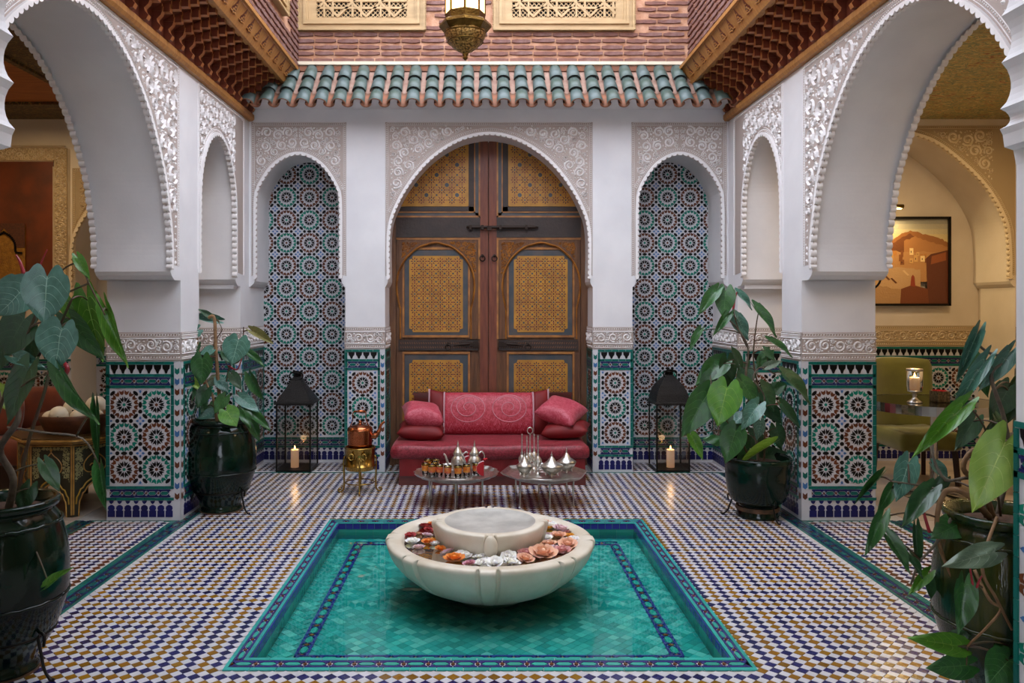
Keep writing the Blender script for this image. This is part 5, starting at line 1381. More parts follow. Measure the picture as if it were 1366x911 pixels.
# pierced bowl: one closed shell, brass mottled dark and pale
m = MB(); m.sm = True; m.lathe([(.118, .165), (.119, .145), (.113, .125), (.098, .10), (.075, .075), (.045, .052), (.022, .040), (.014, .030)], n=40, cap=False); m.build('pierced_bowl', None or mat('pierced_brass', '#4c3a1c', .4, metal=.9, c2='#c49a58', nscale=85, bump=1, bscale=90), t)
m = MB(); m.sm = True
for r, z in ((.119, .15), (.101, .103)): m.tube([(r*cos(2*pi*k/32), r*sin(2*pi*k/32), z) for k in range(33)], .004, 6)
m.lathe([(.014, .034), (.018, .028), (.010, .022), (.014, .016), (.016, .008), (.008, .001), (.0005, -.005)], n=12, cap=False); m.build('finial', M['abrass'], t)
M['lglow'] = mat('lit_frosted_pane', '#ffd9a0', .5, emit='#ffca85', es=2.6)
for k in range(8):
    a0 = pi/4*k; a1 = a0+pi/4; r = .112
    m = MB(); q = lambda a, z, e=0: ((r-e)*cos(a), (r-e)*sin(a), z)
    m.poly([q(a0+.05, .262), q(a1-.05, .262), q(a1-.05, .56), q(a0+.05, .56)]); m.build('pane', M['lglow'], t)
    m = MB(); m.tube([q(a0, .258), q(a0, .565)], .0075, 6); m.build('post', M['abrass'], t)
m = MB(); m.lathe([(.115, .56), (.15, .58), (.15, .60), (.11, .64), (.05, .70), (.02, .73), (.012, .76)], n=64, rf=o8, cap=False); m.build('roof', M['abrass'], t)
m = MB(); m.tube([(0, 0, .75), (0, 0, 3.55)], .008, 8); m.build('chain', M['abrass'], t)
lamp('lantern_bulb', (HL[0], HL[1], 3.33), 3, (1, .8, .5), .05, 'POINT')
m = MB(); m.box((UXL, HL[1]-.04, 6.45), (UXR, HL[1]+.04, 6.53)); tb_ = m.build('trim_3', M['iron'], None, kind='structure')
# ================================================================== LEFT GALLERY
M['tabtop'] = mat('dark_ochre_table_top', '#5a4020', .3, c2='#3c2a14', nscale=12)
M['tabdark'] = mat('dark_green_painted_wood', '#1c2418', .4, c2='#2c2a1a', nscale=9)
M['tabgold'] = mat('gold_painted_line', '#b98e46', .45, c2='#9a7030', nscale=14)
M['tabyel'] = mat('yellow_painted_line', '#a8842a', .45)
M['tabgrey'] = mat('grey_green_painted_scroll', '#8a8658', .5)
oc = (-3.08, 5.95)
t = thing('octagonal_table', 'painted octagonal wooden side table with gilt arches left of the tiled pillar', 'table', (oc[0], oc[1], 0), radians(-67.5))
R_ = .40
def octo(r): return [(r*cos(pi/4*k), r*sin(pi/4*k)) for k in range(8)]
fz = map_floor(0)
m = MB(); m.prism(octo(.46), fz, .545, .578); m.build('top', M['tabtop'], t)
m = MB(); m.prism(octo(.47), fz, .552, .566); m.prism(octo(.43), fz, .530, .548); m.build('top_edge', M['tabgold'], t)
side = 2*R_*sin(pi/8)
def arch_notch():
    h = .25; w2 = side*.36; pts = [(-side/2, 0), (-w2, 0), (-w2*.98, .06)]
    for k in range(1, 8):
        a = k/8; x = -w2*(1-a**1.4); z = .06+(h-.06)*(a**.7)+.008*sin(k*2.6); pts.append((x, z))
    pts.append((0, h)); r = [(-x, z) for x, z in reversed(pts[:-1])]; return pts+r
for k in range(8):
    a = pi/4*k+pi/8; cx_, cy_ = R_*cos(pi/8)*cos(a), R_*cos(pi/8)*sin(a); ux, uy = -sin(a), cos(a)
    f = lambda u, v, w, cx_=cx_, cy_=cy_, ux=ux, uy=uy, a=a: (cx_+ux*u+cos(a)*w, cy_+uy*u+sin(a)*w, v)
    m = MB(); no = arch_notch(); pts = no+[(side/2, .53), (-side/2, .53)]; m.prism(pts, f, -.012, 0); pn = m.build('side_panel', M['tabdark'], t)
    m = MB(); ribbon(m, f, [(x*1.0, z+.006) for x, z in no[1:-1]], .010, .004); ribbon(m, f, [(-side/2+.008, .02), (-side/2+.008, .52)], .012, .005); ribbon(m, f, [(side/2-.008, .02), (side/2-.008, .52)], .012, .005); ribbon(m, f, [(-side/2, .515), (side/2, .515)], .010, .004)
    heart = [(.0, .47), (.02, .445), (.05, .42), (.075, .38), (.07, .335), (.04, .315), (.015, .325), (.005, .36), (.02, .375), (.035, .36)]
    for s in (1, -1): ribbon(m, f, catmull([(s*x, z) for x, z in heart], 3), .008, .004)
    for s in (1, -1): ribbon(m, f, catmull([(0, .30), (s*.02, .285), (s*.03, .30), (s*.015, .31)], 3), .006, .003)
    for (x, z, L, W) in ((0, .47, .03, .02), (0, .335, .06, .022), (0, .40, .03, .016)): teardrop(m, f, x, z, pi/2, L, W, .004)
    m.build('gilt_ornament', M['tabgold'], pn)
    m = MB(); ribbon(m, f, [(x*1.18, z*1.0+.036) for x, z in no[2:-2]], .012, .004); m.build('yellow_arch', M['tabyel'], pn)
    m = MB(); scrolls(m, f, lambda x, z: abs(x) < side/2-.018 and .16 < z < .505 and (abs(x) > .08 or z > .485) and (abs(x) > .125 or z > .33-abs(x)*.5) , (-side/2, .25, side/2, .5), .020, .006, h=.003, seed=200+k%2); m.build('painted_scrolls', M['tabgrey'], pn, kind='stuff')
bw_ = thing('wooden_bowl', 'worn wooden bowl of ivory balls on the painted octagonal table', 'bowl', (-3.05, 5.86, .578))
m = MB(); m.sm = True; m.lathe([(.0005, 0), (.19, 0), (.20, .01), (.245, .10), (.262, .138), (.255, .142), (.235, .10), (.18, .02), (.0005, .018)], n=40, cap=False); m.build('body', mat('worn_brown_wood', '#6e4024', .5, c2='#4c2a16', nscale=10, bump=.3), bw_)
M['ivory'] = mat('ivory_ball', '#eee4d0', .35, c2='#e0d2b4', nscale=4)
for x, y, z, r, lab in ((-.15, -.06, .10, .068, 'ivory ball at the left side of the wooden bowl'), (-.07, -.10, .135, .070, 'ivory ball lying second from the left at the front of the bowl'), (.0, -.02, .175, .078, 'largest ivory ball on top of the heap in the bowl'), (.13, .05, .19, .075, 'ivory ball high at the right rear of the bowl'), (.08, -.10, .12, .066, 'ivory ball at the front right behind the drooping leaf'), (-.03, .10, .12, .07, 'ivory ball half hidden at the back of the bowl'), (.17, -.04, .115, .06, 'ivory ball against the right rim of the bowl')):
    m = MB(); m.sm = True; m.sphere((0, 0, 0), r, 20, 14, (1, 1, .95)); m.mi = 1; m.sphere((r*.35, -r*.9, -r*.1), .007, 6, 4)
    m.build('ivory_ball', [M['ivory'], M['iron']], None, (-3.05+x, 5.86+y, .578+z), label=lab, cat='ball', group='ivory balls in the wooden bowl')
M['rustfab'] = mat('rust_upholstery', '#7c3412', .7, c2='#5e240c', nscale=5, sheen=.3); M['goldfab'] = mat('gold_woven_textile', '#9a6c1e', .5, c2='#7c5212', nscale=40, bump=.5, bscale=90)
t = thing('banquette', 'rust upholstered banquette along the end wall of the left gallery', 'sofa', (-4.3, 6.7, 0))
m = MB(); m.box((-.85, -.38, 0), (.62, .36, .22)); m.build('base', mat('dark_bench_wood', '#2a160c', .5), t)
softslab((-.85, -.40, .22), (.62, .30, .42), seed=5).build('seat_cushion', M['rustfab'], t)
softslab((-.85, .14, .42), (.62, .36, .80), seed=6).build('back_cushion', M['rustfab'], t)
m = softslab((-.55, -.06, .0), (.0, .08, .34), nx=10, ny=6, seed=8); o = m.build('cushion', M['rustfab'], None, (-3.95, 6.62, .43), label='rust coloured cushion standing on the banquette in the left gallery', cat='cushion'); o.rotation_euler = (-.2, 0, 0)
m = MB(); m.box((-.9, -.8, 0), (.9, .8, .012)); m.build('rug', mat('rust_red_rug', '#6e2c12', .9, c2='#8c4a20', nscale=9, bump=.3), None, (-4.15, 5.2, .004), label='rust red rug on the stone floor of the left gallery', cat='rug')
t = thing('wall_hanging', 'gold textile in a dark beaded arch on the brown panel of the left gallery', 'wall hanging', (-4.52, YB-.012, 1.46))
m = MB(); m.box((-.36, -.012, 0), (.36, 0, .80)); m.build('backing', M['goldfab'], t)
m = MB(); arc = catmull([(.0, .76), (.06, .72), (.10, .66), (.11, .58), (.16, .57)], 5)
for s in (1, -1):
    for u, v in resample([(s*a, b) for a, b in arc], .018): m.sphere((u+.17, -.02, v-.02), .012, 6, 4); m.sphere((u-.17, -.02, v-.02), .012, 6, 4)
m.build('beading', M['iron'], t)
m = MB(); fw_ = lambda u, v, w: (u, -.012-w, v)
m.prism([(-.36, .60), (-.28, .60), (-.26, .68), (-.17, .775), (-.08, .68), (-.06, .6), (.06, .6), (.08, .68), (.17, .775), (.26, .68), (.28, .60), (.36, .60), (.36, .82), (-.36, .82)], fw_, 0, .006); m.build('arched_border', mat('brown_carved_border', '#40200e', .6, c2='#5a2e14', nscale=60), t)
# ================================================================== RIGHT GALLERY
M['olive'] = mat('olive_green_velvet', '#6d6a18', .7, c2='#5f5c14', nscale=6, sheen=.4); M['chleg'] = mat('dark_wood_leg', '#2e150c', .4)
M['dkolive'] = mat('dark_green_velvet', '#23260f', .7, sheen=.3)  # plain dark green, darker than the olive chair
def chair(loc, rz, label, mt):
    t = thing('dining_chair', label, 'chair', loc, rz)
    m = softslab((-.26, -.26, .30), (.26, .24, .46), nx=10, ny=8, seed=3); m.build('seat', mt, t)
    m = MB(); m.sm = True; n = 12; rows = []
    for j in range(10):
        z = .40+.66*j/9; row = []; e = .03*(1 if j == 9 else 0)
        for side_ in (0, 1):
            for i in range(n+1):
                u = -1+2*i/n; x = u*(.285-e); y = .26+.05*(z-.4)-.10*u*u + (.0 if side_ == 0 else .075*(1-.6*u**6)); row.append((x, y) if side_ == 0 else (-x, .26+.05*(z-.4)-.10*u*u+.075*(1-.6*u**6)))
        rows.append([m.av((x, y, z-(.02*abs(x/.285)**3 if j == 9 else 0))) for x, y in row])
    for A, B in zip(rows, rows[1:]):
        for k in range(len(A)): m.face((A[k], A[(k+1) % len(A)], B[(k+1) % len(A)], B[k]))
    m.face(rows[0][::-1]); m.face(rows[-1]); m.build('backrest', mt, t)
    for sx in (-1, 1):
        for sy in (-1, 1): m = MB(); m.obox((sx*.22, sy*.21, .31), (sx*.235, sy*.235, 0), .035, .035); m.build('leg', M['chleg'], t)
    return t
chair((3.78, 6.78, 0), 0.06, 'olive green velvet dining chair behind the round glass table', M['olive'])
chair((4.48, 6.30, 0), -1.2, 'dark green dining chair at the right of the glass table', M['dkolive'])
M['mirror'] = mat('mirrored_metal', '#a9a7a2', .12, metal=1)
t = thing('glass_table', 'round mirrored glass dining table on a chrome post in the right gallery', 'table', (3.60, 6.18, 0))
m = MB(); m.sm = False; m.lathe([(.0005, .765), (.475, .765), (.475, .77), (.0005, .77)], n=64, cap=False); m.build('top', glassmat('smoky_glass_top', (.55, .55, .5), 1.5, .03, base=.15), t)
m = MB(); m.lathe([(.478, .700), (.482, .700), (.482, .772), (.474, .772), (.474, .700)], n=64, cap=False)
m.build('rim', M['mirror'], t)
m = MB(); m.sm = True; m.lathe([(.22, 0), (.22, .02), (.05, .05), (.028, .09), (.026, .70), (.06, .74), (.2, .76)], n=32, cap=False); m.build('post', M['mirror'], t)
cz = (3.375, 6.05, .772)
t = thing('hurricane_lamp', 'silver footed hurricane glass with a lit candle on the round table', 'candle holder', cz)
m = MB(); m.sm = True; m.lathe([(.0005, 0), (.055, 0), (.052, .008), (.025, .025), (.012, .045), (.018, .058), (.012, .068), (.035, .082), (.05, .085), (.05, .095), (.0005, .096)], n=28, cap=False); m.build('foot', M['silver'], t)
m = MB(); m.sm = True; m.lathe([(.050, .095), (.056, .13), (.056, .26), (.0575, .26), (.0575, .13), (.0515, .094)], n=28, cap=False); m.build('glass_shade', M['pane'], t)
m = MB(); m.sm = True; m.lathe([(.056, .245), (.059, .248), (.059, .262), (.056, .264)], n=28, cap=False); m.build('rim', M['silver'], t)
candle((cz[0], cz[1], cz[2]+.096), .036, .10, 'thick ivory candle burning inside the hurricane glass', light=.8)
t = thing('flower_box', 'small square mirrored box of red roses on the round glass table', 'vase', (3.60, 6.10, .772), .1)
m = MB()
for a, b, c, d in ((-.05, -.05, .05, -.042), (-.05, .042, .05, .05), (-.05, -.042, -.042, .042), (.042, -.042, .05, .042), (-.05, -.05, .05, .05)): m.box((a, b, 0), (c, d, .085 if not (a == -.05 and c == .05 and b == -.05 and d == .05) else .01))
m.build('box', mat('dark_patterned_box', '#3c3426', .3, metal=.5, c2='#7a6a50', nscale=60), t)
redm = rose('#c0121c', 'scarlet', 77, 3)
for k in range(7):
    a = k*.9; r = 0 if k == 6 else .034; o = link('flower', redm, t, (r*cos(a), r*sin(a), .078)); o.scale = (.028,)*3
# painting with its picture light
t = thing('painting', 'large oil painting of a desert hill town in a thin black frame', 'painting', (3.80, YN+.02, 1.965))
W2, H2 = .79, .435
m = MB()
for a in ((-W2, -H2, W2, -H2+.022), (-W2, H2-.022, W2, H2), (-W2, -H2, -W2+.022, H2), (W2-.022, -H2, W2, H2)): m.box((a[0], -.035, a[1]), (a[2], .02, a[3]))
m.build('picture_frame', M['iron'], t)
M['canvas'] = mat('oil_paint', '#ffffff', .45, attr=True, bump=.3, bscale=60)
m = MB(); L = lambda h: lin(h); rr = random.Random(2); x0, x1, z0, z1 = -W2+.02, W2-.02, -H2+.02, H2-.02
def pq(pts, c, k): m.prism([(min(max(a, x0), x1), min(max(b, z0), z1)) for a, b in pts], lambda u, v, w: (u, -.012-w, v), 0, .0004*k, sides=False, back=False, col=L(c))
for k in range(6): pq([(x0, z1-.05*k), (x1, z1-.05*k), (x1, z1-.05*(k+1)-.1), (x0, z1-.05*(k+1)-.1)], ['#8f8a78', '#a39a80', '#b5a680', '#c2ac78', '#c9ae70', '#b89a5a'][k], 1+k*.2)
def ridge(pts, base_, c, k):
    q = []
    for (a, b), (c_, d) in zip(pts, pts[1:]):
        for i in range(6): t_ = i/6; q.append((a+(c_-a)*t_, b+(d-b)*t_+rr.uniform(-.008, .008)))
    q.append(pts[-1]); pq([(pts[0][0], base_)]+q+[(pts[-1][0], base_)], c, k)
ridge([(x0, .08), (-.2, .12), (.05, .10), (.16, .17), (.30, .26), (.40, .305), (.55, .26), (.70, .22), (x1, .18)], -.05, '#8f5a2c', 3)
ridge([(.16, .12), (.30, .22), (.40, .27), (.48, .22), (.42, .15), (.55, .12)], .05, '#6e3d1a', 4)
ridge([(.34, .2), (.45, .24), (.6, .19), (x1, .14)], .0, '#a56f3c', 4.3)
ridge([(x0, .06), (.0, .08), (.2, .10), (.4, .09), (x1, .10)], -.2, '#b07d48', 5)
for i in range(46):
    x = rr.uniform(x0, .55); z = rr.uniform(-.04, .07); w_ = rr.uniform(.02, .05); h_ = rr.uniform(.03, .07); pq([(x, z), (x+w_, z), (x+w_, z+h_), (x, z+h_)], rr.choice(['#dcae68', '#b07434', '#5f3014', '#c89858', '#7e4820', '#e6c284']), 6+i*.05)
    if i % 2: pq([(x+w_*.3, z+h_*.3), (x+w_*.5, z+h_*.3), (x+w_*.5, z+h_*.6), (x+w_*.3, z+h_*.6)], '#3a1a0a', 9)
ridge([(x0, -.02), (-.3, -.03), (0, -.02), (.15, -.05), (.4, -.07), (.5, -.08)], -.42, '#b78f60', 9.2)
for i in range(26):
    x = rr.uniform(x0, .45); z = rr.uniform(-.33, -.07); pq([(x, z), (x+.05, z-.05), (x+.07, z-.045), (x+.02, z+.004)], rr.choice(['#7c4a22', '#94602f', '#5f3316', '#cda878']), 10+i*.03)
ridge([(x0, -.25), (.1, -.24), (.3, -.27), (.5, -.26)], -.42, '#a57c4e', 11)
pq([(.57, -.42), (.555, .03), (.6, .07), (x1, .11), (x1, -.42)], '#5c2a10', 12); pq([(.6, -.03), (.61, .05), (.75, .09), (.75, .01)], '#8a481e', 12.4)
pq([(.30, -.42), (.31, -.27), (.42, -.23), (.57, -.27), (.58, -.42)], '#6e3512', 12.2); pq([(.40, -.24), (.41, -.15), (.425, -.13), (.44, -.15), (.45, -.25)], '#8a3418', 12.6)
m.build('canvas', M['canvas'], t, colors=True)
t = thing('picture_light', 'brass picture light fixed above the oil painting', 'lamp', (3.86, YN+.05, 2.49))
m = MB(); m.sm = True; m.tube([(-.22, -.14, 0), (.22, -.14, 0)], .02, 12); m.build('shade', M['brass'], t)
m = MB(); m.sm = True; m.tube(cat1([(0, 0, .04), (0, -.06, .07), (.0, -.11, .06), (0, -.14, .01)], 4), .009, 8); m.box((-.10, -.02, .02), (.10, 0, .06)); m.build('arm', M['brass'], t)
m = MB(); m.box((-.20, -.150, -.026), (.20, -.130, -.019)); m.build('bulb', mat('lit_picture_bulb', '#ffe0a0', .5, emit='#ffd790', es=14), t)
lamp('picture_lamp', (3.86, YN-.12, 2.455), 6, (1, .78, .45), .4, rot=(radians(-28), 0, 0), sy=.03)
t = thing('wall_bracket', 'black scrolled iron bracket fixed behind the right tiled pillar', 'bracket', (XR+TH+.004, 5.72, 1.68))
m = MB(); m.sm = True; m.tube(cat1([(0, 0, .0), (.05, 0, -.03), (.11, 0, -.02), (.145, 0, .03), (.125, 0, .075), (.09, 0, .07), (.09, 0, .045)], 4), .008, 8); m.build('scroll', M['iron'], t)
m = MB(); m.sm = True; m.lathe([(.0005, 0), (.02, .005), (.028, .03), (.02, .05), (.03, .055), (.0005, .056)], c=(.105, 0, .08), n=14, cap=False); m.build('candle_cup', M['iron'], t)
m = MB(); m.box((-.004, -.02, -.05), (.012, .02, .05)); m.build('wall_plate', M['iron'], t)
# ================================================================== POTTED PLANTS
M['glaze'] = mat('dark_green_pot_glaze', '#040d08', .12, c2='#0c2216', nscale=5, bump=.25, bscale=14, coat=0, spec=.3)
M['glaze2'] = mat('mottled_green_pot_glaze', '#0f2a16', .12, c2='#3a3a14', nscale=6, stretch=(3, 3, .6), bump=.3, bscale=18, coat=.05, spec=.3)
M['soil'] = mat('brown_potting_bark', '#2a1a10', .95, c2='#4a3020', nscale=40, bump=1)
M['footclay'] = mat('unglazed_pot_foot', '#6b4a30', .7, c2='#3a2c1a', nscale=14)
def leafmat(name, c1, c2, rough=.32, trans=.12): return mat(name, c1, rough, c2=c2, nscale=5, bump=.12, bscale=60, spec=.55, trans=trans)
LM = {'d': leafmat('dark_green_leaf', '#1e4022', '#284e28'), 'm': leafmat('mid_green_leaf', '#2f5f28', '#264e26'), 'g': leafmat('bright_green_leaf', '#4f8222', '#3f6e1c'),
      'b': leafmat('blue_green_glossy_leaf', '#4c7868', '#3a6252', .28), 'y': leafmat('yellow_green_leaf', '#93b048', '#7e9e3c', .4, .3), 'p': leafmat('grey_green_leaf', '#66765e', '#566a52', .4), 'u': leafmat('tan_leaf_underside', '#8a8050', '#6f7040', .5)}
M['stem'] = mat('grey_brown_stem', '#4a4034', .7, c2='#6b6050', nscale=20, bump=.4); M['gstem'] = mat('green_brown_stem', '#3c3a1e', .6, c2='#4a2a1a', nscale=14); M['tanstem'] = mat('tan_bark_stem', '#8a6844', .7, c2='#6b4c2e', nscale=20, bump=.3)
M['redsheath'] = mat('red_leaf_sheath', '#8a1420', .4)
def leafmesh(mt, kind):
    m = MB(); m.sm = True; ni, nj = 16, 6; g = []
    fold, droop, wave = {0: (.12, .10, .01), 1: (.30, .22, .02), 2: (.05, .30, .03), 3: (.5, .05, .01)}[kind]
    for i in range(ni+1):
        t = i/ni; row = []
        wd = .5*(1.0*(1-t)**.72)*(.80+.75*t-.35*t*t) if t > .0 else .40
        wd = .5*(sin(pi*min(1, (.33+.67*t)))**1.08)*1.03
        if i == ni: wd = .002
        for j in range(-nj, nj+1):
            s = j/nj; a = abs(s)
            x = s*wd; y = t
            back = .24*(sin(pi*min(1, a*1.15))**.9 if a*1.15 < 1 else 0)+.05*a
            y = t - back*(1-t)**2.6
            vein = .010*abs(sin((t*1.0+a*.25)*pi*7))*a*(1-t)
            z = fold*abs(x) - droop*t*t*.6 - droop*.25*a*a*.4 + wave*sin(t*9+s*3) + vein
            row.append(m.av((x, y, z)))
        g.append(row)
    for A, B in zip(g, g[1:]):
        for j in range(2*nj): m.face((A[j], A[j+1], B[j+1], B[j]))
    m.mi = 1
    def pt(t, s):
        f = min(max(t, 0), .999)*ni; i = int(f); q = f-i; h = min(max(s, -1), 1)*nj+nj; j = min(int(h), 2*nj-1); u = h-j
        A = [Vector(m.v[g[i+a][j+b_]]) for a in (0, 1) for b_ in (0, 1)]
        return (A[0]*(1-q)*(1-u)+A[1]*(1-q)*u+A[2]*q*(1-u)+A[3]*q*u)
    def vein(t0, s0, t1, s1, w0):
        prev = None; n = 6
        for k in range(n+1):
            u = k/n; p = pt(t0+(t1-t0)*u, s0+(s1-s0)*u); d_ = pt(t0+(t1-t0)*min(1, u+.05), s0+(s1-s0)*min(1, u+.05))-pt(t0+(t1-t0)*max(0, u-.05), s0+(s1-s0)*max(0, u-.05))
            sd_ = Vector((-d_.y, d_.x, 0)); sd_ = sd_.normalized()*w0*(1-.75*u) if sd_.length > 1e-6 else Vector((w0, 0, 0))
            L_ = m.av(p+sd_+Vector((0, 0, .002))); C_ = m.av(p+Vector((0, 0, .009))); R_ = m.av(p-sd_+Vector((0, 0, .002)))
            if prev: m.face((prev[0], L_, C_, prev[1])); m.face((prev[1], C_, R_, prev[2]))
            prev = (L_, C_, R_)
    vein(.0, 0, .97, 0, .012)
    for t0 in (.06, .2, .34, .48, .62):
        for s in (-1, 1): vein(t0, 0, t0+.26, s*.93, .005)
    return m.mesh('leaf', [LM[mt], VM[mt]])
VM = {k: leafmat('vein_'+k, c_, c_, .4) for k, c_ in dict(d='#3a5a38', m='#4f7a42', g='#7da040', b='#86a896', y='#b8c86a', p='#8a967e', u='#a89a68').items()}
_lm = {}
def getleaf(mt, kind):
    if (mt, kind) not in _lm: _lm[(mt, kind)] = leafmesh(mt, kind)
    return _lm[(mt, kind)]
def place_leaf(root, B, T, W, mt, kind, facing, base_loc):
    y = (T-B); L = y.length; y.normalize(); n = Vector(facing); x = y.cross(n)
    if x.length < .05: x = y.cross(Vector((1, .2, .3)))
    x.normalize(); z = x.cross(y).normalized()
    o = link('leaf', getleaf(mt, kind), root)
    mt4 = Matrix(((x.x*W, y.x*L, z.x*L, 0), (x.y*W, y.y*L, z.y*L, 0), (x.z*W, y.z*L, z.z*L, 0), (0, 0, 0, 1)))
    mt4.translation = B-base_loc; o.matrix_basis = mt4
def bez(a, b, c, n=8): return [((1-t)**2)*a+2*t*(1-t)*b+t*t*c for t in [k/n for k in range(n+1)]]
def plant(name, label, loc, potfn, Yc, stems, leaves, seed, foot_r=.1, cat='plant', scale_w=1.0, petr=.0035, stemmat='stem', dY=.14, rad=.2):
    loc = Vector(loc); root = thing(name, label, cat, loc); rr = random.Random(seed); potfn(root)
    sp = []
    for st in stems:
        pts = [P(px, py, Yc+dy)-loc for px, py, dy in st['p']]
        cp = [Vector(q) for q in catmull([tuple(p) for p in pts], 5)]
        m = MB(); m.sm = True; n = len(cp); r0, r1 = st['r']
        m.tube(cp, [r0+(r1-r0)*k/(n-1) for k in range(n)], 8); m.build(st.get('n', 'stem'), M[st.get('m', stemmat)], root)
        if st.get('n', 'stem') == 'stem': sp += cp
    for lf in leaves:
        bx, by, tx, ty, wpx, mt = lf[:6]; kind = lf[6] if len(lf) > 6 else rr.choice((0, 0, 1, 2)); dy = lf[7] if len(lf) > 7 else rr.uniform(-dY, dY)
        Y = Yc+dy; B = P(bx, by, Y); T = P(tx, ty, Y-rr.uniform(.0, .06)); W = wpx*Y/F*1.12*scale_w
        fac = (rr.uniform(-.4, .4), -1, rr.uniform(.25, 1.3))
        place_leaf(root, B, T, W, mt, kind, fac, loc)
        b = B-loc
        # petiole from the nearest lower point of a stem
        best = min(sp, key=lambda q: (q-b).length+max(0, q.z-b.z)*2.0)
        dn = (T-B).normalized(); mid = (best+b)/2+Vector((0, 0, .35*(best-b).length*.5))
        c = b+dn*.04*(T-B).length
        m = MB(); m.sm = True; m.tube(bez(best, mid, c, 7), [petr*1.2]*4+[petr*.9]*4, 6); m.build('petiole', M['gstem'], root)
    return root
def amphora(H, R, foot, mt, rim=.0):
    def f(root):
        m = MB(); m.sm = True
        pr = catmull([(foot*.9, 0), (foot, .02), (foot*.95, .06), (R*.78, H*.22), (R*.97, H*.42), (R, H*.55), (R*.98, H*.70), (R*.88, H*.86), (R*.76, H*.93)], 5)
        m.lathe(pr+[(R*.76, H*.945), (R*.84, H*.955), (R*.86, H*.985), (R*.82, H), (R*.72, H*.99), (R*.66, H*.93), (R*.66, H*.9)], n=56, cap=False); m.build('pot', M[mt], root)
        for z in (H*.44, H*.865):
            m = MB(); m.sm = True; r = R*.985 if z < H*.6 else R*.885
            m.tube([(r*cos(2*pi*k/56), r*sin(2*pi*k/56), z+.002*sin(k*2.4)) for k in range(57)], .007, 6); m.build('rope_band', M[mt], root)
        m = MB(); m.lathe([(foot*1.02, 0), (foot*1.02, .012), (foot*.9, .012)], n=40); m.build('foot', M['footclay'], root)
        m = MB(); m.lathe([(.0005, H*.955), (R*.4, H*.95), (R*.70, H*.93)], n=24, cap=False); m.build('soil', M['soil'], root)
    return f
def bowlpot(H, R):
    def f(root):
        m = MB(); m.sm = True; m.lathe(catmull([(R*.62, 0), (R*.66, .02), (R*.60, .075), (R*.66, .10), (R*.86, H*.32), (R*.97, H*.55), (R, H*.8)], 5)+[(R*1.03, H*.9), (R*1.06, H*.97), (R*1.0, H), (R*.93, H*.96), (R*.9, H*.85)], n=56, cap=False); m.build('pot', M['glaze'], root)
        m = MB(); m.sm = True; m.lathe([(R*.665, .055), (R*.69, .07), (R*.665, .085)], n=40, cap=False); m.build('foot_ring', M['footclay'], root)
        m = MB(); m.lathe([(.0005, H*.93), (R*.5, H*.92), (R*.92, H*.88)], n=24, cap=False); m.build('soil', M['soil'], root)
    return f
def stand(loc, R, z, label, n=3, a0=0):
    t = thing('pot_stand', label, 'plant stand', loc)
    m = MB(); m.sm = True; m.tube([(R*cos(2*pi*k/40), R*sin(2*pi*k/40), z) for k in range(41)], .006, 6, cap=False); m.build('ring', M['iron'], t)
    for k in range(n):
        a = a0+2*pi*k/n; c, s = cos(a), sin(a); m = MB(); m.sm = True
        m.tube(catmull([tuple(((R+d)*c, (R+d)*s, h)) for d, h in ((.03, z*.80), (.035, z*1.05), (.008, z*1.12), (.0, z), (.02, z*.55), (.035, z*.25), (.07, .006), (.085, .015))], 4), .006, 6); m.build('leg', M['iron'], t)
# ---- A: near left
lv = [(63,369,57,434,53,'b',0,-.25),(83,438,69,494,54,'b',1,-.3),(34,384,-6,420,50,'b',1,-.2),(33,425,2,476,48,'d',0,-.1),(20,476,58,489,18,'b',1,-.1),(38,492,5,566,46,'d',0,-.15),(82,497,124,567,21,'m',1,-.3),(128,543,131,620,10,'m',3,-.1),(142,411,166,491,19,'g',1,.1),(104,344,119,372,13,'g',1,0),(116,397,134,484,36,'g',0,.15),(92,425,138,481,27,'m',0,.1),(134,625,141,681,14,'m',3,0),(60,618,80,656,19,'d',0,0),(85,398,98,432,16,'g',0,.1),(64,780,92,757,11,'g',1,-.2),(-2,520,12,548,20,'y',1,.2),(40,650,22,690,22,'d',2,.0),(10,455,-14,500,34,'d',0,.1),(48,445,30,490,26,'d',2,.15),(108,430,120,470,18,'m',2,.2)]
stA = [{'p': [(8, 690, 0), (18, 640, -.05), (0, 600, -.1), (24, 560, -.15), (20, 530, -.15), (30, 500, -.1)], 'r': (.016, .009)}, {'p': [(20, 690, .05), (35, 600, .05), (60, 520, 0), (75, 450, 0), (95, 400, 0)], 'r': (.009, .005), 'm': 'gstem'},
       {'p': [(30, 460, -.05), (60, 410, -.05), (80, 395, 0), (118, 378, 0)], 'r': (.005, .004), 'm': 'gstem'}, {'p': [(-5, 560, .0), (15, 500, 0), (35, 450, -.1), (62, 385, -.2)], 'r': (.008, .005), 'm': 'gstem'}, {'p': [(66, 372, -.05), (80, 362, 0), (104, 352, 0), (122, 385, 0), (140, 420, .0)], 'r': (.004, .003), 'm': 'gstem'},
       {'p': [(10, 570, -.1), (60, 577, -.1), (110, 585, -.05), (132, 620, 0)], 'r': (.005, .003)}, {'p': [(32, 366, 0), (27, 350, 0), (21, 340, 0)], 'r': (.009, .003), 'm': 'redsheath', 'n': 'leaf_sheath'}, {'p': [(50, 366, 0), (56, 348, 0), (63, 333, 0)], 'r': (.006, .002), 'm': 'redsheath', 'n': 'leaf_sheath'}, {'p': [(86, 500, 0), (90, 492, -.02), (86, 484, 0)], 'r': (.012, .008), 'm': 'redsheath', 'n': 'leaf_sheath'}]
plant('potted_plant', 'philodendron with big blue-green leaves in a black-green urn at the near left corner', (-1.98, 3.22, 0), amphora(.715, .25, .14, 'glaze'), 3.22, stA, lv, 1)
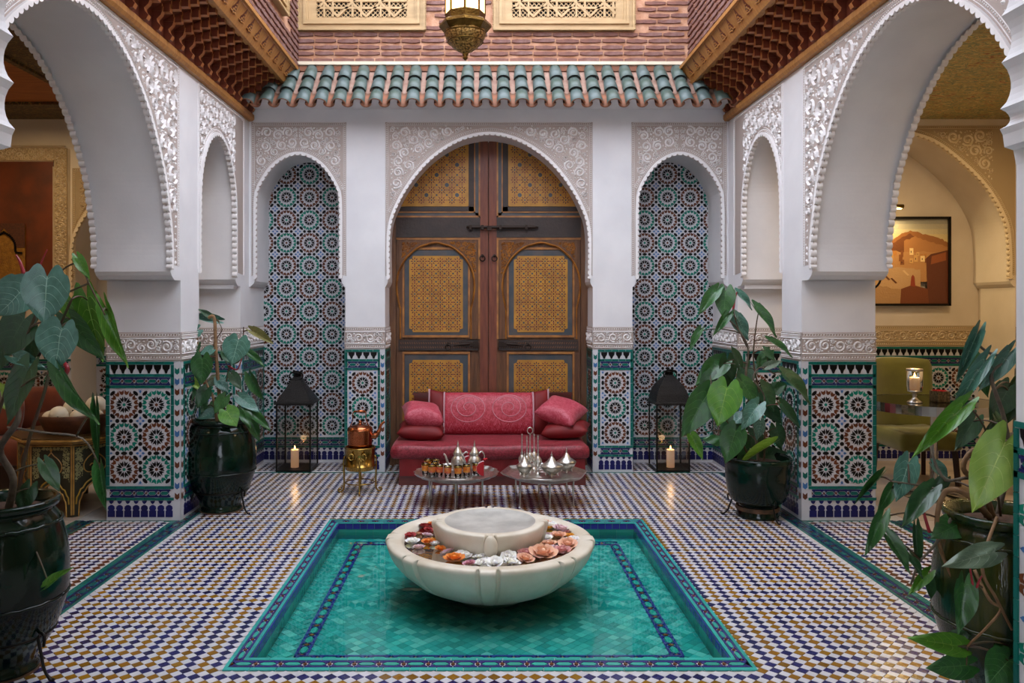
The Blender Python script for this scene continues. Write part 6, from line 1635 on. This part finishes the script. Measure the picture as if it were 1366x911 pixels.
stand((-1.98, 3.22, 0), .20, .17, 'black iron pot stand under the urn at the near left corner', a0=-.35)
# ---- B: far left, in front of the small arch
lv = [(290,427,252,419,10,'b',1),(281,423,264,411,7,'d',1),(263,440,238,452,17,'b',2),(283,466,266,472,15,'b',0),(318,454,308,487,30,'b',0,-.2),(337,442,366,459,10,'u',3),(330,470,354,488,9,'m',1),(335,502,352,535,12,'m',3),(270,478,268,514,24,'m',0,-.15),(284,477,270,486,13,'p',1),(247,488,231,503,10,'d',1),(247,500,269,521,11,'y',1),(288,504,272,517,13,'p',2),(292,506,304,523,13,'b',2),(320,530,346,549,15,'b',0),(288,551,262,557,13,'b',1),(302,548,316,569,22,'g',0,-.2),(325,546,333,571,13,'m',2),(334,549,362,574,11,'m',1),(300,470,312,486,12,'d',2),(275,520,262,545,16,'d',0),(300,530,285,552,16,'m',0),(255,520,246,548,14,'d',2),(310,500,322,520,12,'d',0),(262,460,250,480,14,'d',0),(278,540,270,562,14,'m',2),(335,560,346,590,12,'m',1)]
stB = [{'p': [(294, 566, 0), (292, 520, 0), (288, 470, 0), (286, 425, 0), (278, 424, 0)], 'r': (.015, .012), 'm': 'tanstem', 'n': 'stake'}, {'p': [(290, 566, 0), (284, 530, -.05), (275, 510, -.05), (268, 480, 0), (262, 445, 0)], 'r': (.012, .004), 'm': 'tanstem'},
       {'p': [(298, 566, 0), (300, 530, 0), (306, 490, 0), (320, 480, 0), (324, 450, 0), (325, 436, 0)], 'r': (.009, .004), 'm': 'gstem'}, {'p': [(290, 480, 0), (285, 460, 0), (290, 450, 0), (296, 440, 0), (292, 430, 0)], 'r': (.005, .003), 'm': 'gstem'},
       {'p': [(300, 566, 0), (315, 545, 0), (325, 535, 0), (340, 540, 0)], 'r': (.006, .004)}, {'p': [(305, 488, 0), (316, 493, -.02), (322, 480, -.02), (330, 460, 0)], 'r': (.007, .003), 'm': 'redsheath', 'n': 'leaf_sheath'}, {'p': [(310, 500, 0), (300, 480, .03), (295, 460, .03), (305, 470, .03), (312, 480, 0)], 'r': (.004, .004), 'm': 'gstem'}]
plant('potted_plant', 'climbing philodendron on a stake in a dark green glazed urn left of the left lantern', (-1.93, 5.80, 0), amphora(.69, .25, .15, 'glaze'), 5.80, stB, lv, 2, petr=.004, dY=.12, scale_w=1.1)
stand((-1.93, 5.80, 0), .20, .16, 'black iron pot stand under the urn beside the left pillar', a0=-.5)
# ---- C: far right
lv = [(956,388,931,418,15,'m',1),(968,388,965,424,22,'m',0,-.1),(984,391,1006,412,11,'b',1),(1008,411,1040,448,13,'m',1),(972,418,952,447,10,'m',1),(934,441,919,467,9,'m',1),(982,423,1002,453,18,'b',2),(1027,455,1060,474,11,'m',1),(970,480,971,520,21,'d',0),(963,484,928,512,24,'m',1),(944,525,910,584,32,'m',0,-.2),(970,517,957,569,36,'g',0,-.25),(990,509,1011,540,20,'m',0,-.1),(1015,516,1034,549,26,'d',0),(1046,501,1086,536,22,'d',1,-.2),(1043,540,1070,571,20,'d',0,-.1),(1011,541,989,572,20,'b',1,-.15),(1014,563,1012,588,14,'b',2,-.1),(982,574,967,618,28,'m',0,-.15),(922,581,939,613,13,'g',1,-.1),(1028,594,982,622,9,'y',3),(1006,612,1052,603,24,'d',0),(1020,467,1036,482,15,'m',0),(1022,489,1044,481,9,'p',1),(960,588,938,584,13,'m',2),(992,556,977,563,17,'b',1),(986,486,977,461,15,'d',0),(1000,490,985,520,20,'d',0,.1),(1020,540,1045,565,22,'d',0,.1),(985,550,960,585,22,'d',2,.1),(1000,580,1025,605,22,'d',0,.1),(1030,520,1052,512,14,'m',1),(1000,600,985,632,20,'d',0,.05),(1035,570,1045,600,18,'d',2,.05),(948,500,935,530,16,'d',0,.1),(1025,470,1008,492,14,'m',2,.1)]
stC = [{'p': [(1012, 625, 0), (1008, 580, 0), (1000, 540, 0), (995, 500, 0), (998, 465, 0), (985, 440, 0), (972, 425, 0), (970, 410, 0)], 'r': (.012, .005)}, {'p': [(1005, 625, 0), (990, 590, 0), (975, 570, -.05), (950, 530, -.05)], 'r': (.008, .004), 'm': 'gstem'}, {'p': [(1018, 625, 0), (1020, 580, 0), (1012, 520, 0), (1005, 480, 0), (1008, 440, 0), (1012, 415, 0)], 'r': (.008, .004), 'm': 'gstem'},
       {'p': [(1012, 560, 0), (1020, 530, -.03), (1005, 505, -.03), (1015, 490, 0), (1035, 500, 0)], 'r': (.006, .005)}, {'p': [(1000, 470, 0), (985, 438, 0), (978, 410, .0), (982, 392, 0)], 'r': (.005, .003), 'm': 'gstem'}, {'p': [(978, 415, 0), (980, 400, 0), (983, 390, 0)], 'r': (.010, .004), 'm': 'redsheath', 'n': 'leaf_sheath'}]
plant('potted_plant', 'bushy green philodendron in a wide dark glazed pot in front of the right lantern', (2.00, 5.62, 0), bowlpot(.44, .225), 5.62, stC, lv, 3, petr=.004, dY=.16, scale_w=1.08)
stand((2.00, 5.62, 0), .17, .14, 'black iron pot stand under the wide pot beside the right pillar', a0=2.9)
# ---- D: near right
lv = [(1303,446,1275,512,15,'b',3,.2),(1314,482,1267,553,18,'b',1,.1),(1284,543,1220,606,22,'g',1,0),(1347,470,1309,521,20,'b',1,.15),(1341,590,1298,684,52,'y',0,-.25),(1212,617,1197,669,28,'b',0,.1),(1177,689,1155,741,17,'m',1,0),(1190,650,1171,686,14,'m',1,.1),(1241,655,1203,701,24,'d',1,0),(1184,715,1219,766,17,'m',1,0),(1222,705,1226,766,11,'d',1,.05),(1327,736,1267,752,28,'p',2,-.25),(1282,698,1243,716,32,'m',0,0),(1286,779,1283,847,27,'m',1,-.25),(1279,862,1218,851,26,'g',1,-.2),(1291,887,1237,892,30,'m',0,-.2),(1346,860,1321,881,20,'m',2,-.2),(1346,880,1317,915,42,'m',0,-.25),(1238,765,1214,791,14,'g',1,0),(1245,620,1269,641,17,'b',1,.1),(1345,518,1322,561,32,'d',0,.25),(1352,512,1316,592,26,'d',1,.3),(1174,635,1139,673,8,'m',3,.1),(1300,480,1320,530,24,'m',0,.3),(1260,640,1240,668,16,'d',2,.15),(1240,770,1243,800,16,'d',0,.05),(1215,740,1235,770,13,'d',2,0),(1330,560,1350,600,24,'m',0,.2),(1270,850,1300,845,14,'d',1,-.1),(1300,560,1275,600,22,'d',0,.25)]
stD = [{'p': [(1320, 690, 0), (1290, 660, -.05), (1262, 655, 0), (1250, 690, 0), (1254, 730, 0), (1270, 770, -.05)], 'r': (.013, .006), 'm': 'tanstem'}, {'p': [(1325, 690, 0), (1310, 650, 0), (1285, 625, 0), (1300, 600, 0), (1330, 610, 0), (1345, 595, -.1)], 'r': (.012, .007), 'm': 'tanstem'}, {'p': [(1315, 690, 0), (1300, 640, 0), (1262, 640, 0), (1245, 610, 0), (1240, 580, .05)], 'r': (.008, .004)},
       {'p': [(1330, 690, .1), (1345, 620, .1), (1340, 560, .1), (1322, 500, .15), (1345, 480, .15), (1318, 470, .2), (1300, 455, .2)], 'r': (.010, .005)}, {'p': [(1335, 690, .05), (1320, 590, .05), (1300, 550, .05), (1284, 543, 0)], 'r': (.005, .003), 'm': 'gstem'}, {'p': [(1270, 690, 0), (1252, 720, 0), (1240, 735, 0), (1225, 752, 0), (1215, 780, 0)], 'r': (.006, .004)},
       {'p': [(1262, 655, 0), (1230, 648, .05), (1190, 642, .05)], 'r': (.004, .003)}, {'p': [(1300, 760, -.2), (1320, 800, -.25), (1335, 812, -.25), (1318, 835, -.25), (1290, 862, -.2)], 'r': (.006, .004), 'm': 'tanstem'}, {'p': [(1330, 690, -.15), (1310, 755, -.25), (1330, 800, -.25), (1350, 840, -.25)], 'r': (.006, .005), 'm': 'tanstem'},
       {'p': [(1300, 795, -.26), (1296, 770, -.26), (1293, 748, -.26)], 'r': (.006, .002), 'm': 'redsheath', 'n': 'leaf_sheath'}, {'p': [(1300, 800, -.26), (1304, 780, -.27), (1310, 768, -.27)], 'r': (.006, .002), 'm': 'redsheath', 'n': 'leaf_sheath'}, {'p': [(1240, 710, 0), (1234, 690, 0), (1230, 672, 0)], 'r': (.007, .004), 'm': 'redsheath', 'n': 'leaf_sheath'}]
plant('potted_plant', 'trailing philodendron with one pale yellow-green leaf in a ribbed green urn at the near right', (2.00, 2.97, 0), amphora(.73, .245, .15, 'glaze2'), 2.97, stD, lv, 4, dY=.1)
